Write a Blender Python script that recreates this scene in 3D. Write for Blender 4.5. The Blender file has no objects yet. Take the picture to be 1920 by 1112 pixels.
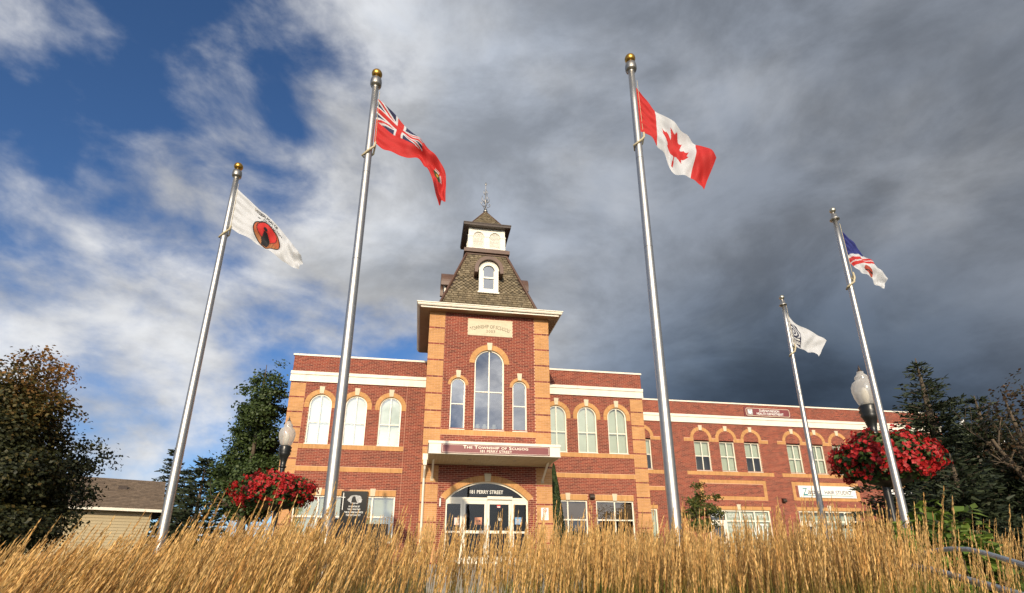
import bpy, bmesh, math, random
import numpy as np
from math import sin, cos, pi, radians, sqrt, atan2, floor, ceil
from mathutils import Vector, Matrix

random.seed(7)
rng = np.random.default_rng(11)
SC = bpy.context.scene
COL = SC.collection

# ------------------------------------------------------------------ camera
F_PX, CXP, CYP, TILT, YAW = 1005.604, 960.0, 700.0, radians(19.4098), radians(9.6229)
CAM = Vector((-0.0243, -20.3211, 0.07))
cam_d = bpy.data.cameras.new('camera')
cam_d.sensor_width = 36.0
cam_d.lens = 36.0 * F_PX / 1920.0
cam_d.shift_y = (CYP - 556.0) / 1920.0
cam_d.clip_start = 0.05
cam_d.clip_end = 6000
cam = bpy.data.objects.new('camera', cam_d)
COL.objects.link(cam)
cam.location = CAM
cam.rotation_euler = (pi / 2 + TILT, 0, -YAW)
SC.camera = cam

def ray(px, py):
    u = (px - CXP) / F_PX; v = -(py - CYP) / F_PX
    a, b = cos(TILT), sin(TILT)
    x, y, z = u, a - v * b, b + v * a
    c, s = cos(YAW), sin(YAW)
    return Vector((c * x + s * y, -s * x + c * y, z))
def at(px, py, D):                       # a place seen in that direction, D metres away over the ground
    d = ray(px, py); return CAM + d * (D / math.hypot(d.x, d.y))

# ------------------------------------------------------------------ light
SUN_AZ, SUN_EL = radians(9.5), radians(17.5)      # from the left of the tower front's normal, behind the camera
to_sun = Vector((-sin(SUN_AZ) * cos(SUN_EL), -cos(SUN_AZ) * cos(SUN_EL), sin(SUN_EL)))
SKY_STRENGTH, SUN_STRENGTH = 0.13, 4.0
sun_d = bpy.data.lights.new('sun', 'SUN'); sun_d.energy = SUN_STRENGTH; sun_d.angle = radians(0.6)
sun_d.color = (1.0, 0.83, 0.60)
sun = bpy.data.objects.new('sun', sun_d); COL.objects.link(sun)
sun.rotation_euler = (-to_sun).to_track_quat('-Z', 'Y').to_euler()
sun.location = to_sun * 60

CLOUD_OFF = (0.9, 2.3, 0.5)
CLOUD_OFF = (8.22, 13.16, 4.62)
CLOUD_OFF = (0.9, 2.3, 0.5)
CLOUD_OFF = (8.22, 13.16, 4.62)
CLOUD_OFF = (0.9, 2.3, 0.5)
CLOUD_OFF = (7.94, 3.82, 8.68)
def build_world():
    w = bpy.data.worlds.new('World'); SC.world = w; w.use_nodes = True
    nt = w.node_tree; nt.nodes.clear(); L = nt.links
    def node(t, **k):
        n = nt.nodes.new(t)
        for a, b in k.items(): setattr(n, a, b)
        return n
    def put(sock, v):
        if isinstance(v, bpy.types.NodeSocket): L.new(v, sock)
        else: sock.default_value = v
    def m(op, a, b=0.0, c=0.0, clamp=False):
        n = node('ShaderNodeMath', operation=op, use_clamp=clamp)
        put(n.inputs[0], a); put(n.inputs[1], b); put(n.inputs[2], c); return n.outputs[0]
    def smooth(v, lo, hi):
        n = node('ShaderNodeMapRange', interpolation_type='SMOOTHSTEP')
        put(n.inputs[0], v); put(n.inputs[1], lo); put(n.inputs[2], hi); return n.outputs[0]
    def mixc(f, a, b):
        n = node('ShaderNodeMix', data_type='RGBA')
        put(n.inputs[0], f); put(n.inputs[6], a); put(n.inputs[7], b); return n.outputs[2]
    def mixf(f, a, b):
        n = node('ShaderNodeMix', data_type='FLOAT')
        put(n.inputs[0], f); put(n.inputs[2], a); put(n.inputs[3], b); return n.outputs[0]
    def dot(v, d):
        n = node('ShaderNodeVectorMath', operation='DOT_PRODUCT'); L.new(v, n.inputs[0]); n.inputs[1].default_value = d
        return n.outputs['Value']
    def az(a, e):
        a, e = radians(a), radians(e); return (sin(a) * cos(e), cos(a) * cos(e), sin(e))
    tc = node('ShaderNodeTexCoord'); D = tc.outputs['Generated']
    def noise(scale, detail, rough, off, dist=0.0, zs=1.6, shift=0.0):
        mp = node('ShaderNodeMapping'); L.new(D, mp.inputs[0]); mp.inputs['Scale'].default_value = (1, 1, zs)
        mp.inputs['Location'].default_value = (off[0] + to_sun.x * shift, off[1] + to_sun.y * shift, off[2] + to_sun.z * shift)
        n = node('ShaderNodeTexNoise'); L.new(mp.outputs[0], n.inputs['Vector'])
        n.inputs['Scale'].default_value = scale; n.inputs['Detail'].default_value = detail
        n.inputs['Roughness'].default_value = rough; n.inputs['Distortion'].default_value = dist
        return n.outputs['Fac']
    sky = node('ShaderNodeTexSky', sky_type='NISHITA', sun_disc=False)
    sky.sun_elevation = SUN_EL; sky.sun_rotation = pi + SUN_AZ
    sky.air_density = 1.0; sky.dust_density = 0.0; sky.ozone_density = 6.0; sky.altitude = 1200
    bg_sky = node('ShaderNodeBackground'); L.new(sky.outputs[0], bg_sky.inputs[0]); bg_sky.inputs[1].default_value = SKY_STRENGTH
    # rain cloud fills the sky to the east (right); broken cloud and blue to the west
    sep = node('ShaderNodeSeparateXYZ'); L.new(D, sep.inputs[0]); elev = sep.outputs[2]
    east = smooth(dot(D, az(72, 34)), 0.24, 0.92)
    n1 = noise(2.2, 12, 0.54, CLOUD_OFF, 0.15, 1.45)
    n2 = noise(6.5, 10, 0.56, (7.7, 4.2, 2.0), 0.20, 1.7)
    n3 = noise(3.4, 10, 0.60, (1.3, 9.2, 5.0), 0.25, 2.0)
    dens = m('ADD', m('MULTIPLY', n1, 0.72), m('MULTIPLY', n2, 0.28))
    thr = mixf(east, 0.455, 0.24)
    thr = m('SUBTRACT', thr, m('MULTIPLY', smooth(elev, 0.34, 0.02), 0.085))
    thr = m('SUBTRACT', thr, m('MULTIPLY', smooth(dot(D, (0, -1, 0)), -0.1, 0.7), 0.06))   # the broken cloud closes up to the west, as the windows mirror it
    mask = smooth(dens, m('SUBTRACT', thr, 0.03), m('ADD', thr, 0.14))
    core = smooth(dens, m('ADD', thr, 0.06), m('ADD', thr, 0.30))
    glow = m('POWER', m('MAXIMUM', dot(D, tuple(to_sun)), 0.0), 12.0)
    bright = m('MULTIPLY', mixf(core, 0.64, 0.43), mixf(smooth(n2, 0.25, 0.75), mixf(east, 0.80, 0.92), mixf(east, 1.20, 1.08)))
    bright = m('MULTIPLY', bright, mixf(smooth(n3, 0.33, 0.67), mixf(east, 0.74, 0.74), mixf(east, 1.25, 1.28)))
    tone = mixc(core, (0.985, 0.99, 1.0, 1), (0.90, 0.965, 1.07, 1))
    low = smooth(dot(D, az(36, 1)), 0.86, 0.995)             # the darkest belly of the storm, low in the east
    far_e = smooth(dot(D, az(68, 22)), 0.55, 0.99)
    dark = m('MULTIPLY', mixf(low, 1.0, 0.24), mixf(far_e, 1.0, 0.58))
    dark = m('MULTIPLY', dark, mixf(east, 1.0, 0.90))
    tint = mixc(low, mixc(east, (1, 1, 1, 1), (0.94, 0.985, 1.06, 1)), (0.64, 0.90, 1.25, 1))
    val = m('MULTIPLY', m('MULTIPLY', bright, dark), m('MULTIPLY_ADD', glow, 5.5, 1.0))
    cmul = node('ShaderNodeMix', data_type='RGBA', blend_type='MULTIPLY'); cmul.inputs[0].default_value = 1
    L.new(tone, cmul.inputs[6]); L.new(tint, cmul.inputs[7])
    bg_cl = node('ShaderNodeBackground'); L.new(cmul.outputs[2], bg_cl.inputs[0]); L.new(val, bg_cl.inputs[1])
    mx = node('ShaderNodeMixShader'); L.new(mask, mx.inputs[0]); L.new(bg_sky.outputs[0], mx.inputs[1]); L.new(bg_cl.outputs[0], mx.inputs[2])
    out = node('ShaderNodeOutputWorld'); L.new(mx.outputs[0], out.inputs[0])
build_world()
SC.view_settings.view_transform = 'Standard'; SC.view_settings.look = 'None'
SC.view_settings.gamma = 1.0; SC.view_settings.exposure = 0.0; SC.view_settings.use_curve_mapping = False
SC.render.engine = 'CYCLES'

# ------------------------------------------------------------------ materials
def mat(name, col, rough=0.6, metal=0.0, var=0.0, vscale=8.0, bump=0.0, bscale=60.0, col2=None, spec=0.5, rnd=None, attr=None,
        transl=0.0, coat=0.0, stretch=None, edge=(0.35, 0.65)):
    """plain procedural surface: colour varied by noise, by piece (rnd) or by a colour attribute"""
    M = bpy.data.materials.new(name); M.use_nodes = True
    nt = M.node_tree; nt.nodes.clear(); L = nt.links
    out = nt.nodes.new('ShaderNodeOutputMaterial'); p = nt.nodes.new('ShaderNodeBsdfPrincipled')
    p.inputs['Roughness'].default_value = rough; p.inputs['Metallic'].default_value = metal
    p.inputs['Specular IOR Level'].default_value = spec; p.inputs['Coat Weight'].default_value = coat
    c4 = (*col, 1)
    src = None
    if attr:
        a = nt.nodes.new('ShaderNodeAttribute'); a.attribute_name = attr; src = a.outputs['Color']
    if rnd:
        g = nt.nodes.new('ShaderNodeNewGeometry'); oi = nt.nodes.new('ShaderNodeObjectInfo')
        ad = nt.nodes.new('ShaderNodeMath'); ad.operation = 'ADD'
        L.new(g.outputs['Random Per Island'], ad.inputs[0]); L.new(oi.outputs['Random'], ad.inputs[1])
        fr = nt.nodes.new('ShaderNodeMath'); fr.operation = 'FRACT'; L.new(ad.outputs[0], fr.inputs[0])
        r = nt.nodes.new('ShaderNodeValToRGB'); L.new(fr.outputs[0], r.inputs[0])
        els = r.color_ramp.elements
        for i, c in enumerate(rnd):
            pos = i / (len(rnd) - 1)
            e = els[i] if i < 2 else els.new(pos)
            e.position = pos; e.color = (*c, 1)
        src = r.outputs[0]
    if var > 0 or col2:
        tc = nt.nodes.new('ShaderNodeTexCoord'); n = nt.nodes.new('ShaderNodeTexNoise')
        vec = tc.outputs['Object']
        if stretch:
            mp = nt.nodes.new('ShaderNodeMapping'); mp.inputs['Scale'].default_value = stretch; L.new(vec, mp.inputs[0]); vec = mp.outputs[0]
        L.new(vec, n.inputs['Vector'])
        n.inputs['Scale'].default_value = vscale; n.inputs['Detail'].default_value = 5; n.inputs['Roughness'].default_value = 0.6
        mr = nt.nodes.new('ShaderNodeMapRange'); L.new(n.outputs['Fac'], mr.inputs[0])
        mr.inputs[1].default_value, mr.inputs[2].default_value = edge
        if col2:
            mx = nt.nodes.new('ShaderNodeMix'); mx.data_type = 'RGBA'
            L.new(mr.outputs[0], mx.inputs[0])
            if src: L.new(src, mx.inputs[6])
            else: mx.inputs[6].default_value = c4
            mx.inputs[7].default_value = (*col2, 1); src = mx.outputs[2]
        if var > 0:
            mr2 = nt.nodes.new('ShaderNodeMapRange'); L.new(n.outputs['Fac'], mr2.inputs[0])
            mr2.inputs[1].default_value = 0.25; mr2.inputs[2].default_value = 0.75
            mr2.inputs[3].default_value = 1 - var; mr2.inputs[4].default_value = 1 + var
            mu = nt.nodes.new('ShaderNodeVectorMath'); mu.operation = 'SCALE'
            if src: L.new(src, mu.inputs[0])
            else: mu.inputs[0].default_value = col
            L.new(mr2.outputs[0], mu.inputs['Scale']); src = mu.outputs[0]
    if src: L.new(src, p.inputs['Base Color'])
    else: p.inputs['Base Color'].default_value = c4
    if bump > 0:
        tc = nt.nodes.new('ShaderNodeTexCoord'); n = nt.nodes.new('ShaderNodeTexNoise'); L.new(tc.outputs['Object'], n.inputs['Vector'])
        n.inputs['Scale'].default_value = bscale; n.inputs['Detail'].default_value = 4
        b = nt.nodes.new('ShaderNodeBump'); b.inputs['Strength'].default_value = bump; b.inputs['Distance'].default_value = 0.01
        L.new(n.outputs['Fac'], b.inputs['Height']); L.new(b.outputs[0], p.inputs['Normal'])
    surf = p.outputs[0]
    if transl > 0:
        t = nt.nodes.new('ShaderNodeBsdfTranslucent')
        if src: L.new(src, t.inputs[0])
        else: t.inputs[0].default_value = c4
        mx = nt.nodes.new('ShaderNodeMixShader'); mx.inputs[0].default_value = transl
        L.new(surf, mx.inputs[1]); L.new(t.outputs[0], mx.inputs[2]); surf = mx.outputs[0]
    L.new(surf, out.inputs[0])
    return M

def glass_mat(name, base_refl=0.10, tint=(0.9, 0.95, 0.93), rough=0.0):
    M = bpy.data.materials.new(name); M.use_nodes = True
    nt = M.node_tree; nt.nodes.clear(); L = nt.links
    out = nt.nodes.new('ShaderNodeOutputMaterial')
    tr = nt.nodes.new('ShaderNodeBsdfTransparent'); tr.inputs[0].default_value = (*tint, 1)
    gl = nt.nodes.new('ShaderNodeBsdfGlossy'); gl.inputs['Roughness'].default_value = rough
    fr = nt.nodes.new('ShaderNodeFresnel'); fr.inputs[0].default_value = 1.5
    ad = nt.nodes.new('ShaderNodeMath'); ad.operation = 'ADD'; ad.use_clamp = True; L.new(fr.outputs[0], ad.inputs[0]); ad.inputs[1].default_value = base_refl
    tc = nt.nodes.new('ShaderNodeTexCoord'); n = nt.nodes.new('ShaderNodeTexNoise'); n.inputs['Scale'].default_value = 0.9; L.new(tc.outputs['Object'], n.inputs['Vector'])
    b = nt.nodes.new('ShaderNodeBump'); b.inputs['Strength'].default_value = 0.05; b.inputs['Distance'].default_value = 0.05
    L.new(n.outputs['Fac'], b.inputs['Height']); L.new(b.outputs[0], gl.inputs['Normal'])
    mx = nt.nodes.new('ShaderNodeMixShader'); L.new(ad.outputs[0], mx.inputs[0]); L.new(tr.outputs[0], mx.inputs[1]); L.new(gl.outputs[0], mx.inputs[2])
    L.new(mx.outputs[0], out.inputs[0])
    return M

MT = {}
MT['mortar'] = mat('mortar', (0.62, 0.38, 0.26), 0.9, var=0.12, vscale=3)
MT['mortar_buff'] = mat('mortar_buff', (0.60, 0.40, 0.20), 0.9, var=0.1, vscale=3)
MT['brick_red'] = mat('brick_red', (0.2, 0.05, 0.04), 0.85, rnd=[(0.125, 0.025, 0.017), (0.220, 0.043, 0.026), (0.290, 0.062, 0.034), (0.165, 0.031, 0.020), (0.250, 0.051, 0.029)], var=0.22, vscale=1.3, bump=0.25, bscale=90)
MT['brick_buff'] = mat('brick_buff', (0.5, 0.27, 0.11), 0.85, rnd=[(0.46, 0.235, 0.085), (0.56, 0.295, 0.112), (0.51, 0.262, 0.096), (0.58, 0.315, 0.125)], var=0.14, vscale=1.6, bump=0.2, bscale=90)
MT['stone'] = mat('stone', (0.62, 0.55, 0.40), 0.8, var=0.10, vscale=6, bump=0.15, bscale=120)
MT['trim'] = mat('trim', (0.80, 0.75, 0.64), 0.55, var=0.10, vscale=2.5, stretch=(1, 1, 0.25), col2=(0.60, 0.52, 0.40), edge=(0.56, 0.80))
MT['frame'] = mat('window_frame', (0.80, 0.76, 0.64), 0.45)
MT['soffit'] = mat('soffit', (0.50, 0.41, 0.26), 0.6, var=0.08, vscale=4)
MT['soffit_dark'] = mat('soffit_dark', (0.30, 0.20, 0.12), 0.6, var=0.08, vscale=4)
MT['brown_metal'] = mat('brown_metal', (0.105, 0.055, 0.036), 0.45, var=0.25, vscale=3, stretch=(1, 1, .3))
MT['dark_brown'] = mat('dark_brown', (0.045, 0.028, 0.020), 0.5, var=0.2, vscale=3)
MT['shingle'] = mat('shingle', (0.2, 0.15, 0.08), 0.9, rnd=[(0.145, 0.115, 0.068), (0.205, 0.160, 0.098), (0.10, 0.080, 0.050), (0.26, 0.21, 0.135), (0.165, 0.130, 0.078)], var=0.35, vscale=0.9, stretch=(1.4, 1.4, 0.5), bump=0.3, bscale=50, col2=(0.075, 0.055, 0.035), edge=(0.55, 0.75))
MT['white_wood'] = mat('white_wood', (0.80, 0.77, 0.68), 0.6, var=0.08, vscale=5)
MT['louver'] = mat('louver', (0.80, 0.77, 0.69), 0.7, var=0.22, vscale=3, stretch=(1, 1, 3))
MT['glass'] = glass_mat('glass', 0.15)
MT['glass_dark'] = glass_mat('glass_dark', 0.22, (0.50, 0.53, 0.50))
MT['glass_door'] = glass_mat('glass_door', 0.0, (0.40, 0.44, 0.42))
MT['blind'] = mat('blind', (0.52, 0.55, 0.45), 0.8, var=0.06, vscale=2)
MT['blind_dim'] = mat('blind_dim', (0.33, 0.34, 0.22), 0.8, var=0.08, vscale=2)
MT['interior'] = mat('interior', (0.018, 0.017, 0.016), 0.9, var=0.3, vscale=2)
MT['interior_brown'] = mat('interior_brown', (0.10, 0.062, 0.034), 0.9, var=0.2, vscale=1.5)
MT['sign_red'] = mat('sign_red', (0.20, 0.045, 0.050), 0.5, var=0.12, vscale=4)
MT['letter_cream'] = mat('letter_cream', (0.85, 0.80, 0.68), 0.5)
MT['white'] = mat('white', (0.80, 0.80, 0.77), 0.5)
MT['black'] = mat('black', (0.012, 0.012, 0.013), 0.4)
MT['letter_stone'] = mat('letter_stone', (0.16, 0.13, 0.085), 0.9)
MT['teal'] = mat('teal', (0.02, 0.22, 0.26), 0.5)
MT['navy'] = mat('navy', (0.02, 0.03, 0.14), 0.5)
MT['alu'] = mat('aluminium', (0.50, 0.485, 0.46), 0.44, metal=1.0, var=0.07, vscale=5, stretch=(1, 1, 7))
MT['alu_dark'] = mat('aluminium_dark', (0.36, 0.34, 0.31), 0.42, metal=1.0, var=0.12, vscale=8)
MT['gold'] = mat('gold', (0.50, 0.28, 0.06), 0.34, metal=1.0, var=0.15, vscale=9)
MT['silver'] = mat('silver', (0.52, 0.49, 0.41), 0.40, metal=1.0, var=0.1, vscale=9)
MT['rope'] = mat('rope', (0.52, 0.45, 0.30), 0.9, var=0.15, vscale=60)
MT['lamp_black'] = mat('lamp_black', (0.012, 0.013, 0.013), 0.32, var=0.2, vscale=10)
MT['granite'] = mat('granite', (0.006, 0.006, 0.0065), 0.25, var=0.3, vscale=180, spec=0.12)
MT['etch'] = mat('etch', (0.42, 0.42, 0.42), 0.8, var=0.45, vscale=16, edge=(.3, .7))
MT['galv'] = mat('galvanised', (0.34, 0.38, 0.41), 0.5, metal=0.55, var=0.18, vscale=14)
MT['concrete'] = mat('concrete', (0.42, 0.37, 0.29), 0.9, var=0.2, vscale=2.5, bump=0.2, bscale=40)
MT['bark'] = mat('bark', (0.10, 0.075, 0.05), 0.95, var=0.35, vscale=9, stretch=(1, 1, .25), bump=0.5, bscale=25)

# ------------------------------------------------------------------ mesh builder
class MB:
    def __init__(s): s.v = []; s.f = []
    def add(s, vs, fs):
        o = len(s.v); s.v.extend(vs); s.f.extend([tuple(i + o for i in f) for f in fs])
    def box(s, x0, x1, y0, y1, z0, z1):
        s.add([(x0, y0, z0), (x1, y0, z0), (x1, y1, z0), (x0, y1, z0), (x0, y0, z1), (x1, y0, z1), (x1, y1, z1), (x0, y1, z1)],
              [(0, 3, 2, 1), (4, 5, 6, 7), (0, 1, 5, 4), (1, 2, 6, 5), (2, 3, 7, 6), (3, 0, 4, 7)])
    def mbox(s, M, u0, u1, z0, z1, d0, d1, back=False):
        """box on a wall: M maps (along, up, outward) to the world"""
        s.add([M(u0, z0, d0), M(u1, z0, d0), M(u1, z1, d0), M(u0, z1, d0), M(u0, z0, d1), M(u1, z0, d1), M(u1, z1, d1), M(u0, z1, d1)],
              [(4, 5, 6, 7), (0, 1, 5, 4), (1, 2, 6, 5), (2, 3, 7, 6), (3, 0, 4, 7)] + ([(0, 3, 2, 1)] if back else []))
    def prism(s, M, pts, d0, d1):
        n = len(pts)
        s.add([M(u, z, d0) for u, z in pts] + [M(u, z, d1) for u, z in pts],
              [tuple(range(n - 1, -1, -1)), tuple(range(n, 2 * n))] + [(i, (i + 1) % n, n + (i + 1) % n, n + i) for i in range(n)])
    def band(s, M, outer, inner, d0, d1, closed=False):
        """strip between two outlines with thickness d0..d1"""
        n = len(outer)
        vs = [M(u, z, d1) for u, z in outer] + [M(u, z, d1) for u, z in inner] + [M(u, z, d0) for u, z in outer] + [M(u, z, d0) for u, z in inner]
        fs = []
        for i in range(n if closed else n - 1):
            j = (i + 1) % n
            fs += [(i, j, n + j, n + i), (2 * n + i, 3 * n + i, 3 * n + j, 2 * n + j), (i, 2 * n + i, 2 * n + j, j), (n + i, n + j, 3 * n + j, 3 * n + i)]
        if not closed:
            fs += [(0, n, 3 * n, 2 * n), (n - 1, 3 * n - 1, 4 * n - 1, 2 * n - 1)]
        s.add(vs, fs)
    def tube(s, pts, rad, n=8, caps=True):
        pts = [Vector(p) for p in pts]
        if not hasattr(rad, '__len__'): rad = [rad] * len(pts)
        o = len(s.v); up = None
        for i, p in enumerate(pts):
            t = (pts[min(i + 1, len(pts) - 1)] - pts[max(i - 1, 0)])
            if t.length < 1e-9: t = Vector((0, 0, 1))
            t.normalize()
            if up is None:
                up = t.orthogonal().normalized()
            a = (up - t * up.dot(t))
            a = a.normalized() if a.length > 1e-6 else t.orthogonal().normalized()
            up = a; b = t.cross(a)
            for k in range(n):
                q = 2 * pi * k / n; s.v.append(tuple(p + (a * cos(q) + b * sin(q)) * rad[i]))
        for i in range(len(pts) - 1):
            for k in range(n):
                k2 = (k + 1) % n
                s.f.append((o + i * n + k, o + i * n + k2, o + (i + 1) * n + k2, o + (i + 1) * n + k))
        if caps:
            s.f.append(tuple(o + k for k in range(n - 1, -1, -1))); s.f.append(tuple(o + (len(pts) - 1) * n + k for k in range(n)))
    def lathe(s, prof, cx=0, cy=0, n=24):
        o = len(s.v)
        for r, z in prof:
            for k in range(n):
                q = 2 * pi * k / n; s.v.append((cx + r * cos(q), cy + r * sin(q), z))
        for i in range(len(prof) - 1):
            for k in range(n):
                k2 = (k + 1) % n
                s.f.append((o + i * n + k, o + i * n + k2, o + (i + 1) * n + k2, o + (i + 1) * n + k))
        s.f.append(tuple(o + k for k in range(n - 1, -1, -1))); s.f.append(tuple(o + (len(prof) - 1) * n + k for k in range(n)))
    def mesh(s, name, smooth=False, origin=None):
        me = bpy.data.meshes.new(name)
        vs = s.v
        if origin is not None:
            ox, oy, oz = origin; vs = [(x - ox, y - oy, z - oz) for x, y, z in vs]
        me.from_pydata([tuple(v) for v in vs], [], s.f); me.update()
        if smooth: me.polygons.foreach_set('use_smooth', [True] * len(me.polygons))
        return me
    def build(s, name, m, parent=None, smooth=False, origin=None):
        me = s.mesh(name, smooth, origin)
        return link(name, me, m, parent, origin)

def link(name, me, m, parent=None, origin=None):
    o = bpy.data.objects.new(name, me)
    if m is not None:
        me.materials.append(MT[m] if isinstance(m, str) else m)
    COL.objects.link(o)
    if parent is not None: o.parent = parent
    if origin is not None: o.location = origin
    return o
def tag(o, label=None, cat=None, group=None, kind=None):
    if label: o['label'] = label
    if cat: o['category'] = cat
    if group: o['group'] = group
    if kind: o['kind'] = kind
    return o
def empty(name, loc, label, cat, group=None, rz=0):
    e = bpy.data.objects.new(name, None); e.empty_display_size = 0.3
    COL.objects.link(e); e.location = loc; e.rotation_euler = (0, 0, rz)
    return tag(e, label, cat, group)
def copy_tree(o, parent=None):
    c = o.copy(); COL.objects.link(c)
    if parent is not None: c.parent = parent
    for ch in list(o.children): copy_tree(ch, c)
    return c
def np_mesh(name, V, Fc, colr=None, attr='tint', smooth=False):
    """V (n,3), Fc (m,k) with k = 3 or 4; colr per vertex (n,3)"""
    me = bpy.data.meshes.new(name); V = np.asarray(V, np.float32); Fc = np.asarray(Fc, np.int32); k = Fc.shape[1]
    me.vertices.add(len(V)); me.vertices.foreach_set('co', V.ravel())
    me.loops.add(Fc.size); me.loops.foreach_set('vertex_index', Fc.ravel())
    me.polygons.add(len(Fc)); me.polygons.foreach_set('loop_start', np.arange(0, Fc.size, k, dtype=np.int32))
    me.polygons.foreach_set('loop_total', np.full(len(Fc), k, np.int32))
    if smooth: me.polygons.foreach_set('use_smooth', np.ones(len(Fc), bool))
    me.update(calc_edges=True)
    if colr is not None:
        a = me.color_attributes.new(attr, 'FLOAT_COLOR', 'POINT')
        c4 = np.ones((len(V), 4), np.float32); c4[:, :3] = colr
        a.data.foreach_set('color', c4.ravel())
    return me

# text as flat lettering: returns vertices (x, y) and faces, centred, scaled to a given cap width
def text2d(body, small_caps=None, bold=0.0, spacing=1.0, shear=0.0):
    cu = bpy.data.curves.new('text', 'FONT'); cu.body = body; cu.align_x = 'LEFT'; cu.size = 1.0
    cu.space_character = spacing; cu.offset = bold; cu.shear = shear; cu.resolution_u = 3; cu.fill_mode = 'FRONT'
    if small_caps:
        cu.small_caps_scale = small_caps
        for ch in cu.body_format: ch.use_small_caps = True
    ob = bpy.data.objects.new('text', cu); COL.objects.link(ob)
    dg = bpy.context.evaluated_depsgraph_get()
    me = bpy.data.meshes.new_from_object(ob.evaluated_get(dg))
    vs = [(v.co.x, v.co.y) for v in me.vertices]; fs = [tuple(p.vertices) for p in me.polygons]
    bpy.data.objects.remove(ob); bpy.data.curves.remove(cu); bpy.data.meshes.remove(me)
    return vs, fs
def lettering(name, body, M, u0, u1, z0, z1, d, m, parent, warp=None, **k):
    """text filling the box u0..u1, z0..z1 on a wall map M"""
    vs, fs = text2d(body, **k)
    xa, xb = min(v[0] for v in vs), max(v[0] for v in vs); ya, yb = min(v[1] for v in vs), max(v[1] for v in vs)
    mb = MB(); P = []
    for x, y in vs:
        s, t = (x - xa) / (xb - xa), (y - ya) / (yb - ya)
        if warp: u, z = warp(s, t)
        else: u, z = u0 + (u1 - u0) * s, z0 + (z1 - z0) * t
        P.append(M(u, z, d))
    mb.add(P, fs)
    return mb.build(name, m, parent)

def front(Y): return lambda u, z, d: (u, Y - d, z)

# ------------------------------------------------------------------ ground
def gz(x, y):
    t = min(max((-y - 5.0) / 11.0, 0), 1); t = t * t * (3 - 2 * t)
    return -1.2 * t + 0.02 * sin(x * 0.7) * t
def gz_np(x, y):
    t = np.clip((-y - 5.0) / 11.0, 0, 1); t = t * t * (3 - 2 * t)
    return -1.2 * t + 0.02 * np.sin(x * 0.7) * t
def build_ground():
    xs = np.unique(np.concatenate([np.linspace(-900, -60, 8), np.linspace(-60, 60, 81), np.linspace(60, 900, 8)]))
    ys = np.unique(np.concatenate([np.linspace(-300, -40, 6), np.linspace(-40, 20, 81), np.linspace(20, 1500, 12)]))
    X, Y = np.meshgrid(xs, ys); Z = gz_np(X, Y) - 0.02
    V = np.stack([X, Y, Z], -1).reshape(-1, 3); nx = len(xs)
    idx = np.arange(len(xs) * len(ys)).reshape(len(ys), nx)
    Fc = np.stack([idx[:-1, :-1], idx[:-1, 1:], idx[1:, 1:], idx[1:, :-1]], -1).reshape(-1, 4)
    m = mat('lawn', (0.060, 0.075, 0.022), 0.95, var=0.35, vscale=3, bump=0.6, bscale=30, col2=(0.11, 0.085, 0.045))
    o = link('ground', np_mesh('ground', V, Fc, smooth=True), m); tag(o, kind='structure')
    # concrete walk up to the entrance, following the slope
    ys = np.linspace(-13.0, -0.02, 27); mb = MB()
    for i, y in enumerate(ys):
        w0, w1 = (0.2, 4.8)
        mb.v += [(w0, y, gz(2.5, y) + 0.004), (w1, y, gz(2.5, y) + 0.004)]
        if i: mb.f.append((2 * i - 2, 2 * i - 1, 2 * i + 1, 2 * i))
    tag(mb.build('entrance_path', 'concrete'), kind='structure')
build_ground()

# ------------------------------------------------------------------ the municipal building
BLD = empty('municipal_building', (0, 0, 0), 'two-storey red and buff brick municipal building with a shingled clock-style tower over the entrance', 'building')
BLD['label'] = 'two-storey red and buff brick municipal building with a tall tower roofed in wooden shingles'
YW, YL = 4.33, 8.5                        # wing front, long wing front
CH, BLEN, JNT = 0.07, 0.223, 0.010
RED, BUFF = MB(), MB()
SINGLE = []                               # bricks kept as objects of their own

def subtract(iv, cut):
    out = []
    for a, b in iv:
        segs = [(a, b)]
        for c, d in cut:
            nxt = []
            for p, q in segs:
                if d <= p or c >= q: nxt.append((p, q)); continue
                if c > p: nxt.append((p, c))
                if d < q: nxt.append((d, q))
            segs = nxt
        out += segs
    return out
def intersect(iv, cut):
    return [(max(a, c), min(b, d)) for a, b in iv for c, d in cut if min(b, d) - max(a, c) > 1e-4]

def arch_open(x0, x1, z0, zs, r=None, zc=None):
    """opening with jambs x0..x1 from z0 to zs and an arc above (semicircle by default)"""
    xc = (x0 + x1) / 2
    if r is None: r = (x1 - x0) / 2; zc = zs
    def fn(z):
        if z < z0 - 1e-6: return []
        if z < zs: return [(x0, x1)]
        h2 = r * r - (z - zc) ** 2
        if h2 <= 0: return []
        h = sqrt(h2); return [(xc - h, xc + h)]
    return fn
def rect_open(x0, x1, z0, z1):
    return lambda z: [(x0, x1)] if z0 - 1e-6 <= z < z1 - 1e-6 else []

def lay(mb, M, iv, zb, i, u_ref, keep=False, h=CH - JNT):
    for a, b in iv:
        k = floor((a - u_ref - (i % 2) * BLEN / 2) / BLEN)
        while True:
            p = u_ref + (i % 2) * BLEN / 2 + k * BLEN; q = p + BLEN - JNT; k += 1
            if p >= b: break
            p2, q2 = max(p, a + 0.002), min(q, b - 0.002)
            if q2 - p2 < 0.02: continue
            d = 0.0085 + random.uniform(-0.0015, 0.0015)
            if keep and len(SINGLE) < 300 and q2 - p2 > 0.2129 and 4.95 < zb < 9.2:
                SINGLE.append((p2, zb)); continue
            mb.mbox(M, p2, q2, zb + 0.004, zb + h + 0.002, 0.0, d)

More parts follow.
